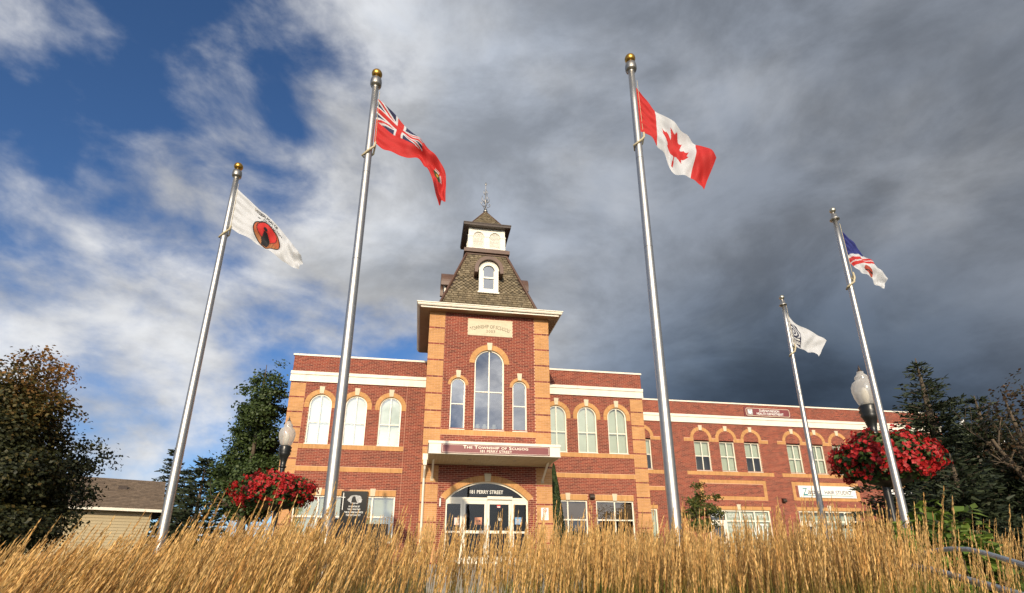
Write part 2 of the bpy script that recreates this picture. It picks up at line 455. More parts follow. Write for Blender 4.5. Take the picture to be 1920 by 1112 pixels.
def brick_face(M, u0, u1, z0, z1, opens=(), none=(), buff=(), dark_bands=(), keep=False, mortar='mortar'):
    """courses of real bricks over a mortar wall; buff: zones of buff brick with dark courses"""
    n = int(round((z1 - z0) / CH)); runs = {}; wall = MB()
    for i in range(n):
        zb = z0 + i * CH; zm = zb + CH / 2
        cut = [iv for f in opens for iv in f(zb)]
        solid = subtract([(u0, u1)], cut)
        for a, b in solid:
            key = (round(a, 4), round(b, 4))
            if key in runs and abs(runs[key][1] - zb) < 1e-6: runs[key][1] = zb + CH
            else:
                if key in runs:
                    wall.add([M(key[0], runs[key][0], 0), M(key[1], runs[key][0], 0), M(key[1], runs[key][1], 0), M(key[0], runs[key][1], 0)], [(0, 1, 2, 3)])
                runs[key] = [zb, zb + CH]
        nb = [iv for f in none for iv in f(zm)]
        br = subtract(solid, nb)
        bz = [iv for f in buff for iv in f(zm)]
        bu = intersect(br, bz); rd = subtract(br, bz)
        is_dark = any(abs(zm - z) < CH / 2 for z in dark_bands)
        lay(RED if is_dark else BUFF, M, bu, zb, i, u0)
        lay(RED, M, rd, zb, i, u0, keep)
    for key, (za, zc) in runs.items():
        wall.add([M(key[0], za, 0), M(key[1], za, 0), M(key[1], zc, 0), M(key[0], zc, 0)], [(0, 1, 2, 3)])
    wall.build('wall', mortar, BLD)

def soldier(M, u0, u1, z0, z1, proud=0.012):
    n = max(1, int(round((u1 - u0) / 0.07))); w = (u1 - u0) / n
    for i in range(n):
        BUFF.mbox(M, u0 + i * w + 0.004, u0 + (i + 1) * w - 0.004, z0 + 0.004, z1 - 0.004, 0, proud + random.uniform(-.001, .001))
    mm = MB(); mm.mbox(M, u0, u1, z0, z1, 0.0, 0.004); mm.build('band', 'mortar_buff', BLD)

def arch_ring(M, xc, zc, r, t, a0=0.0, a1=pi, proud=0.013):
    n = int(round((r + t * 0.4) * (a1 - a0) / 0.078)); g = 0.004
    for i in range(n):
        p, q = a0 + (a1 - a0) * i / n, a0 + (a1 - a0) * (i + 1) / n
        gi = g / r; go = g / (r + t)
        pts = [(xc + r * cos(p + gi), zc + r * sin(p + gi)), (xc + (r + t) * cos(p + go), zc + (r + t) * sin(p + go)),
               (xc + (r + t) * cos(q - go), zc + (r + t) * sin(q - go)), (xc + r * cos(q - gi), zc + r * sin(q - gi))]
        BUFF.prism(M, pts, 0.0, proud + random.uniform(-.001, .001))
    mb = MB(); k = 24
    o = [(xc + (r + t) * cos(a0 + (a1 - a0) * i / k), zc + (r + t) * sin(a0 + (a1 - a0) * i / k)) for i in range(k + 1)]
    inn = [(xc + (r - .002) * cos(a0 + (a1 - a0) * i / k), zc + (r - .002) * sin(a0 + (a1 - a0) * i / k)) for i in range(k + 1)]
    mb.band(M, o, inn, -0.10, 0.004); mb.build('arch', 'mortar_buff', BLD)

def keystone(M, xc, z0, z1, w0=0.15, w1=0.22, proud=0.035):
    mb = MB(); mb.prism(M, [(xc - w0 / 2, z0), (xc + w0 / 2, z0), (xc + w1 / 2, z1), (xc - w1 / 2, z1)], 0.0, proud)
    mb.build('keystone', 'stone', BLD)

def outline(x0, x1, z0, zs, r, zc, k=20):
    """closed outline from lower left, up, over the arc and down"""
    xc = (x0 + x1) / 2
    if r is None: return [(x0, z0), (x0, zs), (x1, zs), (x1, z0)]
    a = math.acos(min(1, max(-1, (x1 - xc) / r)))
    return [(x0, z0)] + [(xc - r * cos(a + (pi - 2 * a) * i / k), zc + r * sin(a + (pi - 2 * a) * i / k)) for i in range(k + 1)] + [(x1, z0)]

def window(M, x0, x1, z0, zs, arc=False, cols=2, rails=(), fw=0.05, mw=0.04, rec=0.07, blind='blind', blind_to=None, glass='glass', depth=0.16,
           parent=None, sill=True, frame='frame', name='window', r=None, zc=None, splits=None):
    xc = (x0 + x1) / 2
    if arc and r is None: r = (x1 - x0) / 2; zc = zs
    if not arc: r = None
    out = outline(x0, x1, z0, zs, r, zc)
    ri = (r - fw) if r else None
    inn = outline(x0 + fw, x1 - fw, z0 + fw, zs if r else zs - fw, ri, zc)
    mb = MB(); mb.band(M, out, inn, -rec - 0.05, -rec, closed=True)
    def top(x, hi):
        if not r: return min(hi, zs - fw)
        h2 = ri * ri - (x - xc) ** 2
        t = zc + sqrt(max(h2, 0)); return min(hi, t)
    edges = splits if splits else [x0 + (x1 - x0) * i / cols for i in range(1, cols)]
    for e in edges:
        mb.mbox(M, e - mw / 2, e + mw / 2, z0 + fw, top(e, 1e9) + 0.01, -rec - 0.045, -rec - 0.006)
    for zr in rails:
        xa, xb = x0 + fw, x1 - fw
        if r and zr > zs:
            hh = sqrt(max(ri * ri - (zr - zc) ** 2, 0)); xa, xb = xc - hh, xc + hh
        mb.mbox(M, xa, xb, zr - mw / 2, zr + mw / 2, -rec - 0.045, -rec - 0.004)
    w = mb.build(name, frame, parent or BLD)
    # one pane per light
    xs = [x0 + fw] + list(edges) + [x1 - fw]; zz = [z0 + fw] + sorted(rails) + [zs + (r or 0) + 2]
    for i in range(len(xs) - 1):
        for j in range(len(zz) - 1):
            a, b = xs[i], xs[i + 1]; lo, hi = zz[j], zz[j + 1]
            k = 10 if r and j == len(zz) - 2 else 1
            tops = [(a + (b - a) * t / k, top(a + (b - a) * t / k, hi)) for t in range(k + 1)]
            tops = [(x, max(z, lo + .001)) for x, z in tops]
            p = MB(); P = [M(a, lo, -rec - 0.03), M(b, lo, -rec - 0.03)] + [M(x, z, -rec - 0.03) for x, z in reversed(tops)]
            p.add(P, [tuple(range(len(P)))])
            p.build('pane', glass, w)
    ztop = zs + ((r - (zs - zc)) if r and zc < zs else (r or 0)) if arc else zs
    if r: ztop = zc + r
    bm = MB(); dz = -rec - depth
    if blind:
        lo = z0 if blind_to is None else blind_to
        bm.mbox(M, x0 - .0, x1 + .0, lo, ztop + 0.02, dz - .01, dz); bm.build('blind', blind, w)
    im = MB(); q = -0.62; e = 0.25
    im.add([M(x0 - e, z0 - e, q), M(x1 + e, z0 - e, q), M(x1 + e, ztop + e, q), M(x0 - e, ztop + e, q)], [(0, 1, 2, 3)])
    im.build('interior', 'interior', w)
    rv = MB()      # brick reveal of the opening
    o2 = outline(x0, x1, z0, zs, r, zc)
    for i in range(len(o2)):
        (a, c), (b, d) = o2[i], o2[(i + 1) % len(o2)]
        rv.add([M(a, c, 0.0), M(b, d, 0.0), M(b, d, -0.25), M(a, c, -0.25)], [(0, 1, 2, 3)])
    rv.build('reveal', 'mortar', w)
    if sill:
        sm = MB(); sm.mbox(M, x0 - .01, x1 + .01, z0 - 0.012, z0 + 0.016, -rec, 0.03, True); sm.build('sill', 'trim', w)
    return w

TW = 4.98
MF, MWg, ML = front(0.0), front(YW), front(YL)
bandsT = [1.44 + 0.7 * k for k in range(-2, 12)]

# ---- tower front
DR, DZ = 2.12, 2.95 - 2.12              # door arch radius and centre height
door_xc = 2.49
def ring_zone(xc, zc, ro, zmin): return lambda z: ([(xc - sqrt(ro * ro - (z - zc) ** 2), xc + sqrt(ro * ro - (z - zc) ** 2))] if z > zmin and abs(z - zc) < ro else [])
t_open = [arch_open(1.89, 3.09, 4.91, 7.69), arch_open(0.96, 1.54, 4.91, 6.73), arch_open(3.44, 4.02, 4.91, 6.73),
          arch_open(0.94, 4.04, -0.1, 2.28, DR, DZ)]
t_none = [ring_zone(2.49, 7.69, 0.79, 7.69), ring_zone(1.25, 6.73, 0.385, 6.73), ring_zone(3.73, 6.73, 0.385, 6.73),
          ring_zone(2.49, DZ, DR + 0.19, 2.30), rect_open(1.57, 3.43, 8.90, 9.64), rect_open(0.63, 4.37, 4.69, 4.91)]
t_buff = [lambda z: [(0.0, 0.63)], lambda z: [(4.37, TW)]]
brick_face(MF, 0.0, TW, 0.0, 9.87, t_open, t_none, t_buff, bandsT, keep=True)
arch_ring(MF, 2.49, 7.69, 0.60, 0.22); keystone(MF, 2.49, 8.27, 8.60)
for xc in (1.25, 3.73):
    arch_ring(MF, xc, 6.73, 0.29, 0.12); keystone(MF, xc, 7.03, 7.33, 0.15, 0.2)
aa = math.acos((1.55 + 0.02) / DR)
arch_ring(MF, 2.49, DZ, DR, 0.22, aa, pi - aa); keystone(MF, 2.49, 2.94, 3.24, 0.2, 0.26)
soldier(MF, 0.63, 4.37, 4.70, 4.91)
window(MF, 1.89, 3.09, 4.91, 7.69, True, 2, (6.50,), blind='interior_brown', glass='glass_dark', depth=0.4)
for a in (0.96, 3.44):
    window(MF, a, a + 0.58, 4.91, 6.73, True, 1, (5.96,), fw=0.045, blind='interior_brown', glass='glass_dark', depth=0.4)
# vases on the inner sill of the big window
for k, x in enumerate((2.08, 2.36, 2.74)):
    v = MB(); v.lathe([(0.05, 4.97), (0.09, 5.02), (0.10, 5.10), (0.06, 5.17), (0.075, 5.2)], x, 0.24, 14)
    tag(v.build('vase', 'white_wood', None, True, (x, 0.24, 4.97)), ['small pale vase inside the tall tower window, left', 'small pale vase inside the tall tower window, middle', 'small pale vase inside the tall tower window, right'][k], 'vase', 'vases in the tower window')
# ---- tower sides
MLs = lambda u, z, d: (0.0 - d, u, z)
MRs = lambda u, z, d: (TW + d, u, z)
side_buff = [lambda z: [(0.0, 0.63)]]
brick_face(MLs, 0.0, YW, 0.0, 9.87, [], [], side_buff, bandsT)
brick_face(MRs, 0.0, YW, 0.0, 9.87, [], [], side_buff, bandsT)
# inscribed stone
mb = MB(); mb.mbox(MF, 1.57, 3.43, 8.90, 9.64, -0.02, 0.030, True); plaque = mb.build('inscribed_stone', 'stone', BLD)
mb = MB(); o4 = [(1.63, 8.96), (1.63, 9.58), (3.37, 9.58), (3.37, 8.96)]; i4 = [(1.645, 8.975), (1.645, 9.565), (3.355, 9.565), (3.355, 8.975)]
mb.band(MF, o4, i4, 0.030, 0.034, True); mb.build('border_line', 'stone', plaque)
def arcwarp(s, t):
    R = 0.98; a = radians(122) - radians(64) * s; rr = R + 0.16 * t
    return 2.50 + rr * cos(a) * 1.0 * 0.98 / 0.62 * 0.93, 8.26 + rr * sin(a) * 1.0
lettering('lettering', 'TOWNSHIP OF SCUGOG', MF, 0, 1, 0, 1, 0.0325, 'letter_stone', plaque, warp=arcwarp, bold=0.004)
lettering('lettering', '2003', MF, 2.33, 2.70, 9.05, 9.17, 0.0325, 'letter_stone', plaque, spacing=1.15)

# ---- wings left and right of the tower
def wing(x0, x1, wins, gf, pil, sill_x, low_x, joints):
    dk = [7.20 - 0.70 * k for k in range(-1, 11)]
    op, no = [], []
    for a, b in wins:
        op.append(arch_open(a, b, 5.03, 6.86)); no.append(ring_zone((a + b) / 2, 6.86, (b - a) / 2 + 0.19, 6.86))
        no.append(rect_open((a + b) / 2 - (b - a) / 2 - 0.19, (b + a) / 2 + (b - a) / 2 + 0.19, 6.70, 6.86))
    for a, b, _ in gf:
        op.append(rect_open(a, b, 0.84, 2.80)); no.append(rect_open(a - .02, b + .02, 2.80, 3.06))
    no.append(rect_open(sill_x[0], sill_x[1], 4.81, 5.03)); no.append(rect_open(low_x[0], low_x[1], 3.82, 4.04))
    pz = [lambda z: [pil] if z < 7.93 else []]
    brick_face(MWg, x0, x1, 0.0, 9.17, op, no, pz, dk)
    for a, b in wins:
        xc = (a + b) / 2; r = (b - a) / 2
        arch_ring(MWg, xc, 6.86, r, 0.21); keystone(MWg, xc, 6.86 + r + 0.02, 6.86 + r + 0.36, 0.17, 0.24)
        window(MWg, a, b, 5.03, 6.86, True, 2, (6.05,), fw=0.055, mw=0.05)
        for xj in (a - 0.21, b):
            soldier(MWg, xj, xj + 0.21, 6.70, 6.86)
    for k, (a, b, dark) in enumerate(gf):
        window(MWg, a, b, 0.84, 2.80, False, 2, (1.92,), fw=0.06, mw=0.06, blind=('interior_brown' if dark else 'blind_dim'), blind_to=(1.92 if dark else None), depth=0.18)
        soldier(MWg, a - .02, b + .02, 2.80, 3.06); keystone(MWg, (a + b) / 2, 2.80, 3.12, 0.18, 0.24, 0.03)
    soldier(MWg, *sill_x, 4.82, 5.03); soldier(MWg, *low_x, 3.83, 4.04)
    for xj in joints:
        mb = MB(); mb.mbox(MWg, xj - .006, xj + .006, 0, 7.95, 0, 0.0105); mb.build('movement_joint', 'mortar', BLD)
wing(-6.10, 0.0, [(-5.19, -4.20), (-3.61, -2.63), (-2.06, -1.07)], [(-5.33, -3.30, 0), (-3.02, -1.07, 0)], (-6.10, -5.43), (-5.43, -0.86), (-5.43, -0.84), (-0.86,))
wing(TW, 10.85, [(5.86, 6.85), (7.40, 8.38), (8.95, 9.93)], [(5.86, 7.72, 1), (8.14, 9.99, 1)], (10.18, 10.85), (5.0, 10.18), (5.0, 10.18), ())
def cornice(xa, xb, M, ret=0.0):
    mb = MB()
    mb.mbox(M, xa, xb, 7.92, 8.24, 0.0, 0.055, True); mb.mbox(M, xa - ret * .02, xb + ret * .02, 8.24, 8.39, 0.0, 0.10, True)
    mb.mbox(M, xa, xb, 7.90, 7.92, 0.0, 0.075, True)
    mb.build('cornice', 'trim', BLD)
    mb = MB(); mb.mbox(M, xa, xb, 9.17, 9.255, -0.35, 0.045, True); mb.build('parapet_cap', 'trim', BLD)
cornice(-6.15, -0.012, MWg); cornice(TW + 0.012, 10.90, MWg)
# ---- long wing set back on the right
XL0, XL1 = 10.2, 33.0
lw = [(12.04, 13.00), (15.69, 16.65), (17.29, 18.24), (18.90, 19.87), (21.69, 22.61), (23.24, 24.16), (24.80, 25.72), (28.0, 28.95), (29.6, 30.55)]
lop = [rect_open(a, b, 5.06, 6.80) for a, b in lw]
lop += [rect_open(11.0, 13.05, 0.80, 2.88), rect_open(16.08, 19.92, 0.10, 2.88), rect_open(21.75, 25.80, 0.10, 2.90), rect_open(28.10, 31.9, 0.1, 2.90)]
lno = []
groups = [((11.0, 13.62), [12.52]), ((15.08, 20.50), [16.17, 17.77, 19.39]), ((21.10, 26.35), [22.15, 23.70, 25.26]), ((27.4, 31.2), [28.48, 30.08])]
for (ga, gb), cs in groups:
    for c in cs: lno.append((lambda c: lambda z: subtract([(c - sqrt(max(0.67 ** 2 - (z - 6.97) ** 2, 0)), c + sqrt(max(0.67 ** 2 - (z - 6.97) ** 2, 0)))],
                            [(c - sqrt(max(0.50 ** 2 - (z - 6.97) ** 2, 0)), c + sqrt(max(0.50 ** 2 - (z - 6.97) ** 2, 0)))]) if 6.97 < z < 7.64 else [])(c))
    segs = subtract([(ga, gb)], [(c - .48, c + .48) for c in cs])
    for a, b in segs:
        lno.append(rect_open(a, b, 6.79, 6.97))
    lno.append(rect_open(ga, gb + .06, 4.83, 5.04))
frames = [(15.75, 19.93, 3.44, 4.57), (21.60, 26.02, 3.47, 4.55), (27.75, 31.9, 3.47, 4.55)]
def frame_zone(a, b, c, d, t=0.2):
    return lambda z: [] if not c <= z < d else ([(a, b)] if z < c + t or z >= d - t else [(a, a + t), (b - t, b)])
lno += [frame_zone(*fr) for fr in frames]
lno += [rect_open(16.0, 20.0, 2.88, 3.09), rect_open(21.68, 25.88, 2.90, 3.11), rect_open(28.0, 32.0, 2.90, 3.11), rect_open(10.9, 13.1, 2.88, 3.09), rect_open(10.9, 13.62, 3.89, 4.10)]
brick_face(ML, XL0, XL1, 0.0, 9.17, lop, lno, [])
for a, b in lw:
    window(ML, a, b, 5.06, 6.80, False, 2, (5.93,), fw=0.05, mw=0.05, blind_to=(5.93 if a in (12.04, 15.69, 18.90) else None))
for (ga, gb), cs in groups:
    for c in cs:
        arch_ring(ML, c, 6.97, 0.49, 0.19); keystone(ML, c, 7.46, 7.76, 0.17, 0.24)
    for a, b in subtract([(ga, gb)], [(c - .49, c + .49) for c in cs]): soldier(ML, a, b, 6.79, 6.97)
    soldier(ML, ga, gb + .06, 4.83, 5.04)
for a, b, c, d in frames:
    soldier(ML, a, b, d - .2, d); soldier(ML, a, b, c, c + .2)
    for x in (a, b - .2):
        n = int((d - c - .4) / CH)
        for i in range(n): BUFF.mbox(ML, x + .004, x + .196, c + .2 + i * (d - c - .4) / n + .004, c + .2 + (i + 1) * (d - c - .4) / n - .004, 0, 0.012)
for a, b, z in ((16.0, 20.0, 2.88), (21.68, 25.88, 2.90), (28.0, 32.0, 2.90), (10.9, 13.1, 2.88), (10.9, 13.62, 3.89)):
    soldier(ML, a, b, z, z + .21)
for xc, z in ((18.0, 2.89), (23.78, 2.91), (30.0, 2.91)): keystone(ML, xc, z, z + .30, 0.19, 0.25, 0.03)
cornice(XL0, XL1, ML)
window(ML, 11.0, 13.05, 0.80, 2.88, False, 1, (), fw=0.08, blind='blind')
# shop fronts: a glazed door and lights beside it
shop = window(ML, 16.08, 19.92, 0.10, 2.88, False, 4, (2.28,), fw=0.08, mw=0.08, blind='blind', splits=[17.16, 18.06, 18.96], depth=0.14, sill=False, name='shopfront')
shop2 = window(ML, 21.75, 25.80, 0.10, 2.90, False, 4, (2.30,), fw=0.08, mw=0.08, blind='blind', splits=[22.72, 23.75, 24.80], depth=0.5, sill=False, name='shopfront', blind_to=1.2)
shop3 = window(ML, 28.10, 31.9, 0.10, 2.90, False, 4, (2.30,), fw=0.08, mw=0.08, blind='blind', depth=0.3, sill=False, name='shopfront')
for (a, b, par) in ((16.16, 17.12, shop), (21.83, 22.68, shop2)):
    mb = MB(); o4 = [(a, .1), (a, 2.24), (b, 2.24), (b, .1)]; i4 = [(a + .16, .38), (a + .16, 2.02), (b - .16, 2.02), (b - .16, .38)]
    mb.band(ML, o4, i4, -0.09, -0.045, True); mb.mbox(ML, a + .16, b - .16, 1.05, 1.13, -.09, -.045); mb.build('door', 'frame', par)
    mb = MB(); mb.tube([ML(b - .08, .95, -0.045), ML(b - .08, .95, 0.01), ML(b - .08, 1.3, 0.01), ML(b - .08, 1.3, -0.045)], 0.014); mb.build('door_handle', 'alu_dark', par)
    mb = MB(); mb.mbox(ML, a + .16, b - .16, .38, 2.02, -.115, -.112); mb.build('door_glass', 'interior', par)
mb = MB(); mb.mbox(ML, 16.18, 17.1, 2.34, 2.80, -0.12, -0.115); mb.build('transom_panel', 'black', shop)
lettering('lettering', 'UNIT G1', ML, 16.28, 17.04, 2.48, 2.68, -0.09, 'white', shop, bold=.01)
lettering('lettering', 'SCUGOG', ML, 17.30, 17.96, 2.47, 2.68, -0.085, 'white', shop)
lettering('lettering', 'COUNCIL', ML, 18.20, 18.84, 2.47, 2.68, -0.085, 'white', shop)
lettering('lettering', 'for the', ML, 19.14, 19.68, 2.47, 2.68, -0.085, 'white', shop)
lettering('lettering', 'ARTS', ML, 18.60, 19.70, 1.50, 2.14, -0.085, 'white', shop, small_caps=None)
lettering('lettering', 'Arts Resource', ML, 17.26, 17.98, 1.96, 2.12, -0.085, 'white', shop)
lettering('lettering', 'Centre and', ML, 17.34, 17.94, 1.76, 1.90, -0.085, 'white', shop)
lettering('lettering', 'UNIT G2', ML, 21.92, 22.60, 2.50, 2.70, -0.085, 'blind', shop2)

# ---- body behind the faces, roofs
core = MB()
core.box(0.02, TW - 0.02, 0.66, YW + 0.3, 0, 9.83); core.build('core', 'interior', BLD)
core = MB(); core.box(-6.05, 10.80, YW + 0.66, 14.0, 0, 9.0); core.box(-6.10, -5.98, YW + 0.002, YW + 0.7, 0, 9.17); core.box(10.73, 10.85, YW + 0.002, YW + .7, 0, 9.17)
core.build('roof_and_walls', 'brick_red', BLD)
core = MB(); core.box(XL0, XL1, YL + 0.66, 18.0, 0, 9.0); core.box(XL1 - .12, XL1, YL + .002, YL + .7, 0, 9.17); core.build('roof_and_walls', 'brick_red', BLD)

# ---- tower eave: soffit boards, fascia and gutter
EX0, EX1, EY0, EY1, EZ = -0.44, 5.41, -0.42, 4.78, 9.86
mb = MB()
nb = 60
for i in range(nb):                                   # soffit boards running out from the wall
    a = EX0 + .02 + (EX1 - EX0 - .04) * i / nb; b = EX0 + .02 + (EX1 - EX0 - .04) * (i + 1) / nb
    mb.box(a + .003, b - .003, EY0 + .02, 0.02, EZ - .012, EZ)
for i in range(54):
    a = 0.02 + (EY1 - 0.04) * i / 54; b = 0.02 + (EY1 - 0.04) * (i + 1) / 54
    mb.box(EX0 + .02, 0.02, a + .003, b - .003, EZ - .012, EZ); mb.box(TW - .02, EX1 - .02, a + .003, b - .003, EZ - .012, EZ)
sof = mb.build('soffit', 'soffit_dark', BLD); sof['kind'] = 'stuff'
mb = MB(); mb.box(EX0 + .01, EX1 - .01, EY0 + .01, EY1 - .01, EZ, EZ + .16); mb.build('eave_slab', 'brown_metal', BLD)
mb = MB()
t = 0.03
for (x0, x1, y0, y1) in ((EX0 + .06, EX1 - .06, EY0 - .0, EY0 + t), ):
    mb.box(x0, x1, y0, y1, EZ - .03, EZ + .02)
mb.build('fascia', 'trim', BLD)
prof = [(0.0, 0.05), (0.05, 0.05), (0.075, 0.09), (0.08, 0.13), (0.11, 0.15), (0.11, 0.185), (0.0, 0.185)]
mb = MB()
n = len(prof); ring = []
for (sx, sy, cx, cy) in ((-1, -1, EX0, EY0), (1, -1, EX1, EY0), (1, 1, EX1, EY1), (-1, 1, EX0, EY1)):
    ring.append([(cx + sx * p, cy + sy * p, EZ + z) for p, z in prof])
vs = [p for r in ring for p in r]; fs = []
for i in range(4):
    j = (i + 1) % 4
    for k in range(n):
        k2 = (k + 1) % n; fs.append((i * n + k, j * n + k, j * n + k2, i * n + k2))
mb.add(vs, fs); mb.build('gutter', 'trim', BLD)

# ---- mansard of wooden shingles
MCX, MCY = 2.44, 2.17
def hw(z): return 2.17 + (0.94 - 2.17) * (z - 10.03) / (13.50 - 10.03)       # half width of the mansard at height z
mb = MB()
for z in (10.0, 13.55):
    h = hw(z) - 0.03
    mb.v += [(MCX - h, MCY - h, z), (MCX + h, MCY - h, z), (MCX + h, MCY + h, z), (MCX - h, MCY + h, z)]
mb.f += [(0, 1, 5, 4), (1, 2, 6, 5), (2, 3, 7, 6), (3, 0, 4, 7), (4, 5, 6, 7)]
roof = mb.build('tower_roof', 'dark_brown', BLD)
sl = math.hypot(3.47, 1.23); cs_, sn_ = 3.47 / sl, 1.23 / sl               # up-slope direction: z, inward
def slope_map(side):
    def M(u, s, d):                                                         # u along, s up the slope, d outward
        z = 10.03 + s * cs_ + d * sn_; o = 2.17 - s * sn_ + d * cs_ - 0.012
        x, y = {0: (u, -o), 1: (o, u), 2: (-u, o), 3: (-o, -u)}[side]
        return (MCX + x, MCY + y, z)
    return M
def shingles(side):
    M = slope_map(side); mb = MB()
    def hws(s): return 2.17 - s * sn_
    def one(pts, t):
        n_ = len(pts); mb.prism(M, pts, t - 0.014, t)
    s = 0.0; row = 0; ex = 0.135
    while s < sl - 0.05:
        z = 10.03 + s * cs_
        if 11.12 < z < 12.05:
            s = (12.06 - 10.03) / cs_; continue
        h = hws(s + ex) - 0.05; w = 0.15
        k = -ceil(h / w) - 1
        while k * w < h:
            a = k * w + (row % 2) * w / 2 + random.uniform(-.012, .012); b = a + w - .012; k += 1
            a2, b2 = max(a, -h), min(b, h)
            if b2 - a2 < 0.03: continue
            t = random.uniform(.012, .026); dz = random.uniform(-.008, .008)
            mb.add([M(a2, s + dz, t + .012), M(b2, s + dz, t + .012), M(b2, s + ex + .02, .002), M(a2, s + ex + .02, .002), M(a2, s + dz, -.01), M(b2, s + dz, -.01)],
                   [(0, 1, 2, 3), (4, 5, 1, 0), (4, 0, 3), (1, 5, 2)])
        s += ex; row += 1
    s0, s1 = (11.10 - 10.03) / cs_, (12.08 - 10.03) / cs_; r = 0.098       # diamond shingles
    j = 0; s = s0
    while s < s1 + .02:
        h = hws(s) - 0.13; k = -ceil(h / (2 * r)) - 1
        while k * 2 * r < h + r:
            u = k * 2 * r + (j % 2) * r; k += 1
            if abs(u) > h: continue
            q = r * 0.87; t = random.uniform(.016, .030); lo, hi = max(s - q, s0 - .06), min(s + q, s1 + .05)
            mb.add([M(u - q, s, t), M(u, lo, t + .014), M(u + q, s, t), M(u, hi, t - .006), M(u - q, s, -.01), M(u, lo, -.01), M(u + q, s, -.01)],
                   [(0, 1, 2, 3), (4, 5, 1, 0), (5, 6, 2, 1)])
        s += r; j += 1
    o = mb.build('shingles', 'shingle', roof); o['kind'] = 'stuff'
for side in range(4): shingles(side)
for sx, sy in ((-1, -1), (1, -1), (1, 1), (-1, 1)):                         # hip boards
    a, b = hw(10.0), hw(13.5)
    mb = MB(); mb.tube([(MCX + sx * a, MCY + sy * a, 10.0), (MCX + sx * b, MCY + sy * b, 13.5)], 0.062, 6); mb.build('hip_board', 'brown_metal', roof)

# ---- round-headed dormers
def dormer(side):
    c, s = {0: (1, 0), 1: (0, 1), 2: (-1, 0), 3: (0, -1)}[side]
    def M(u, z, d):                                                         # d outward from the axis of the tower
        x, y = u, -d
        return (MCX + c * x - s * y, MCY + s * x + c * y, z)
    zs, r = 12.17, 0.43; zb = 11.10; df = 1.83
    mb = MB(); body = outline(-0.43, 0.43, zb, zs, r, zs, 16); mb.prism(M, body, 0.9, df - .03); d = mb.build('dormer', 'dark_brown', BLD)
    mb = MB(); inn = outline(-0.26, 0.26, zb + .17, zs, .26, zs, 16)
    mb.band(M, outline(-.43, .43, zb, zs, r, zs, 16), inn, df - .06, df + .03, True)
    mb.band(M, outline(-.47, .47, zb - .04, zs, .45, zs, 16)[1:-1], outline(-.41, .41, zb, zs, .41, zs, 16)[1:-1], df, df + .05)
    mb.mbox(M, -.47, .47, zb - .04, zb + .03, df - .05, df + .06, True)
    mb.mbox(M, -.26, .26, 11.78, 11.86, df - .05, df + .015)
    for u in (-.26, .22): mb.mbox(M, u, u + .04, zb + .17, zs, df - .05, df)
    mb.build('window_frame', 'white_wood', d)
    for lo, hi, arc in ((zb + .17, 11.78, 0), (11.86, zs, 1)):
        p = MB(); pts = [(-.24, lo), (.24, lo)] + ([(0.24 * cos(pi * i / 12), zs + .24 * sin(pi * i / 12)) for i in range(13)] if arc else [(.24, hi), (-.24, hi)])
        p.add([M(u, z, df - .02) for u, z in pts], [tuple(range(len(pts)))]); p.build('pane', 'glass_dark', d)
    # hood: a brown metal half-barrel that runs back into the roof
    mb = MB(); k = 18
    o = [(-.63, 11.98)] + [(-.63 * cos(pi * i / k), zs + .63 * sin(pi * i / k)) for i in range(k + 1)] + [(.63, 11.98)]
    i_ = [(-.49, 11.98)] + [(-.47 * cos(pi * i / k), zs + .47 * sin(pi * i / k)) for i in range(k + 1)] + [(.49, 11.98)]
    mb.band(M, o, i_, 0.9, df + .20); mb.build('hood', 'brown_metal', d)
for side in range(4): dormer(side)

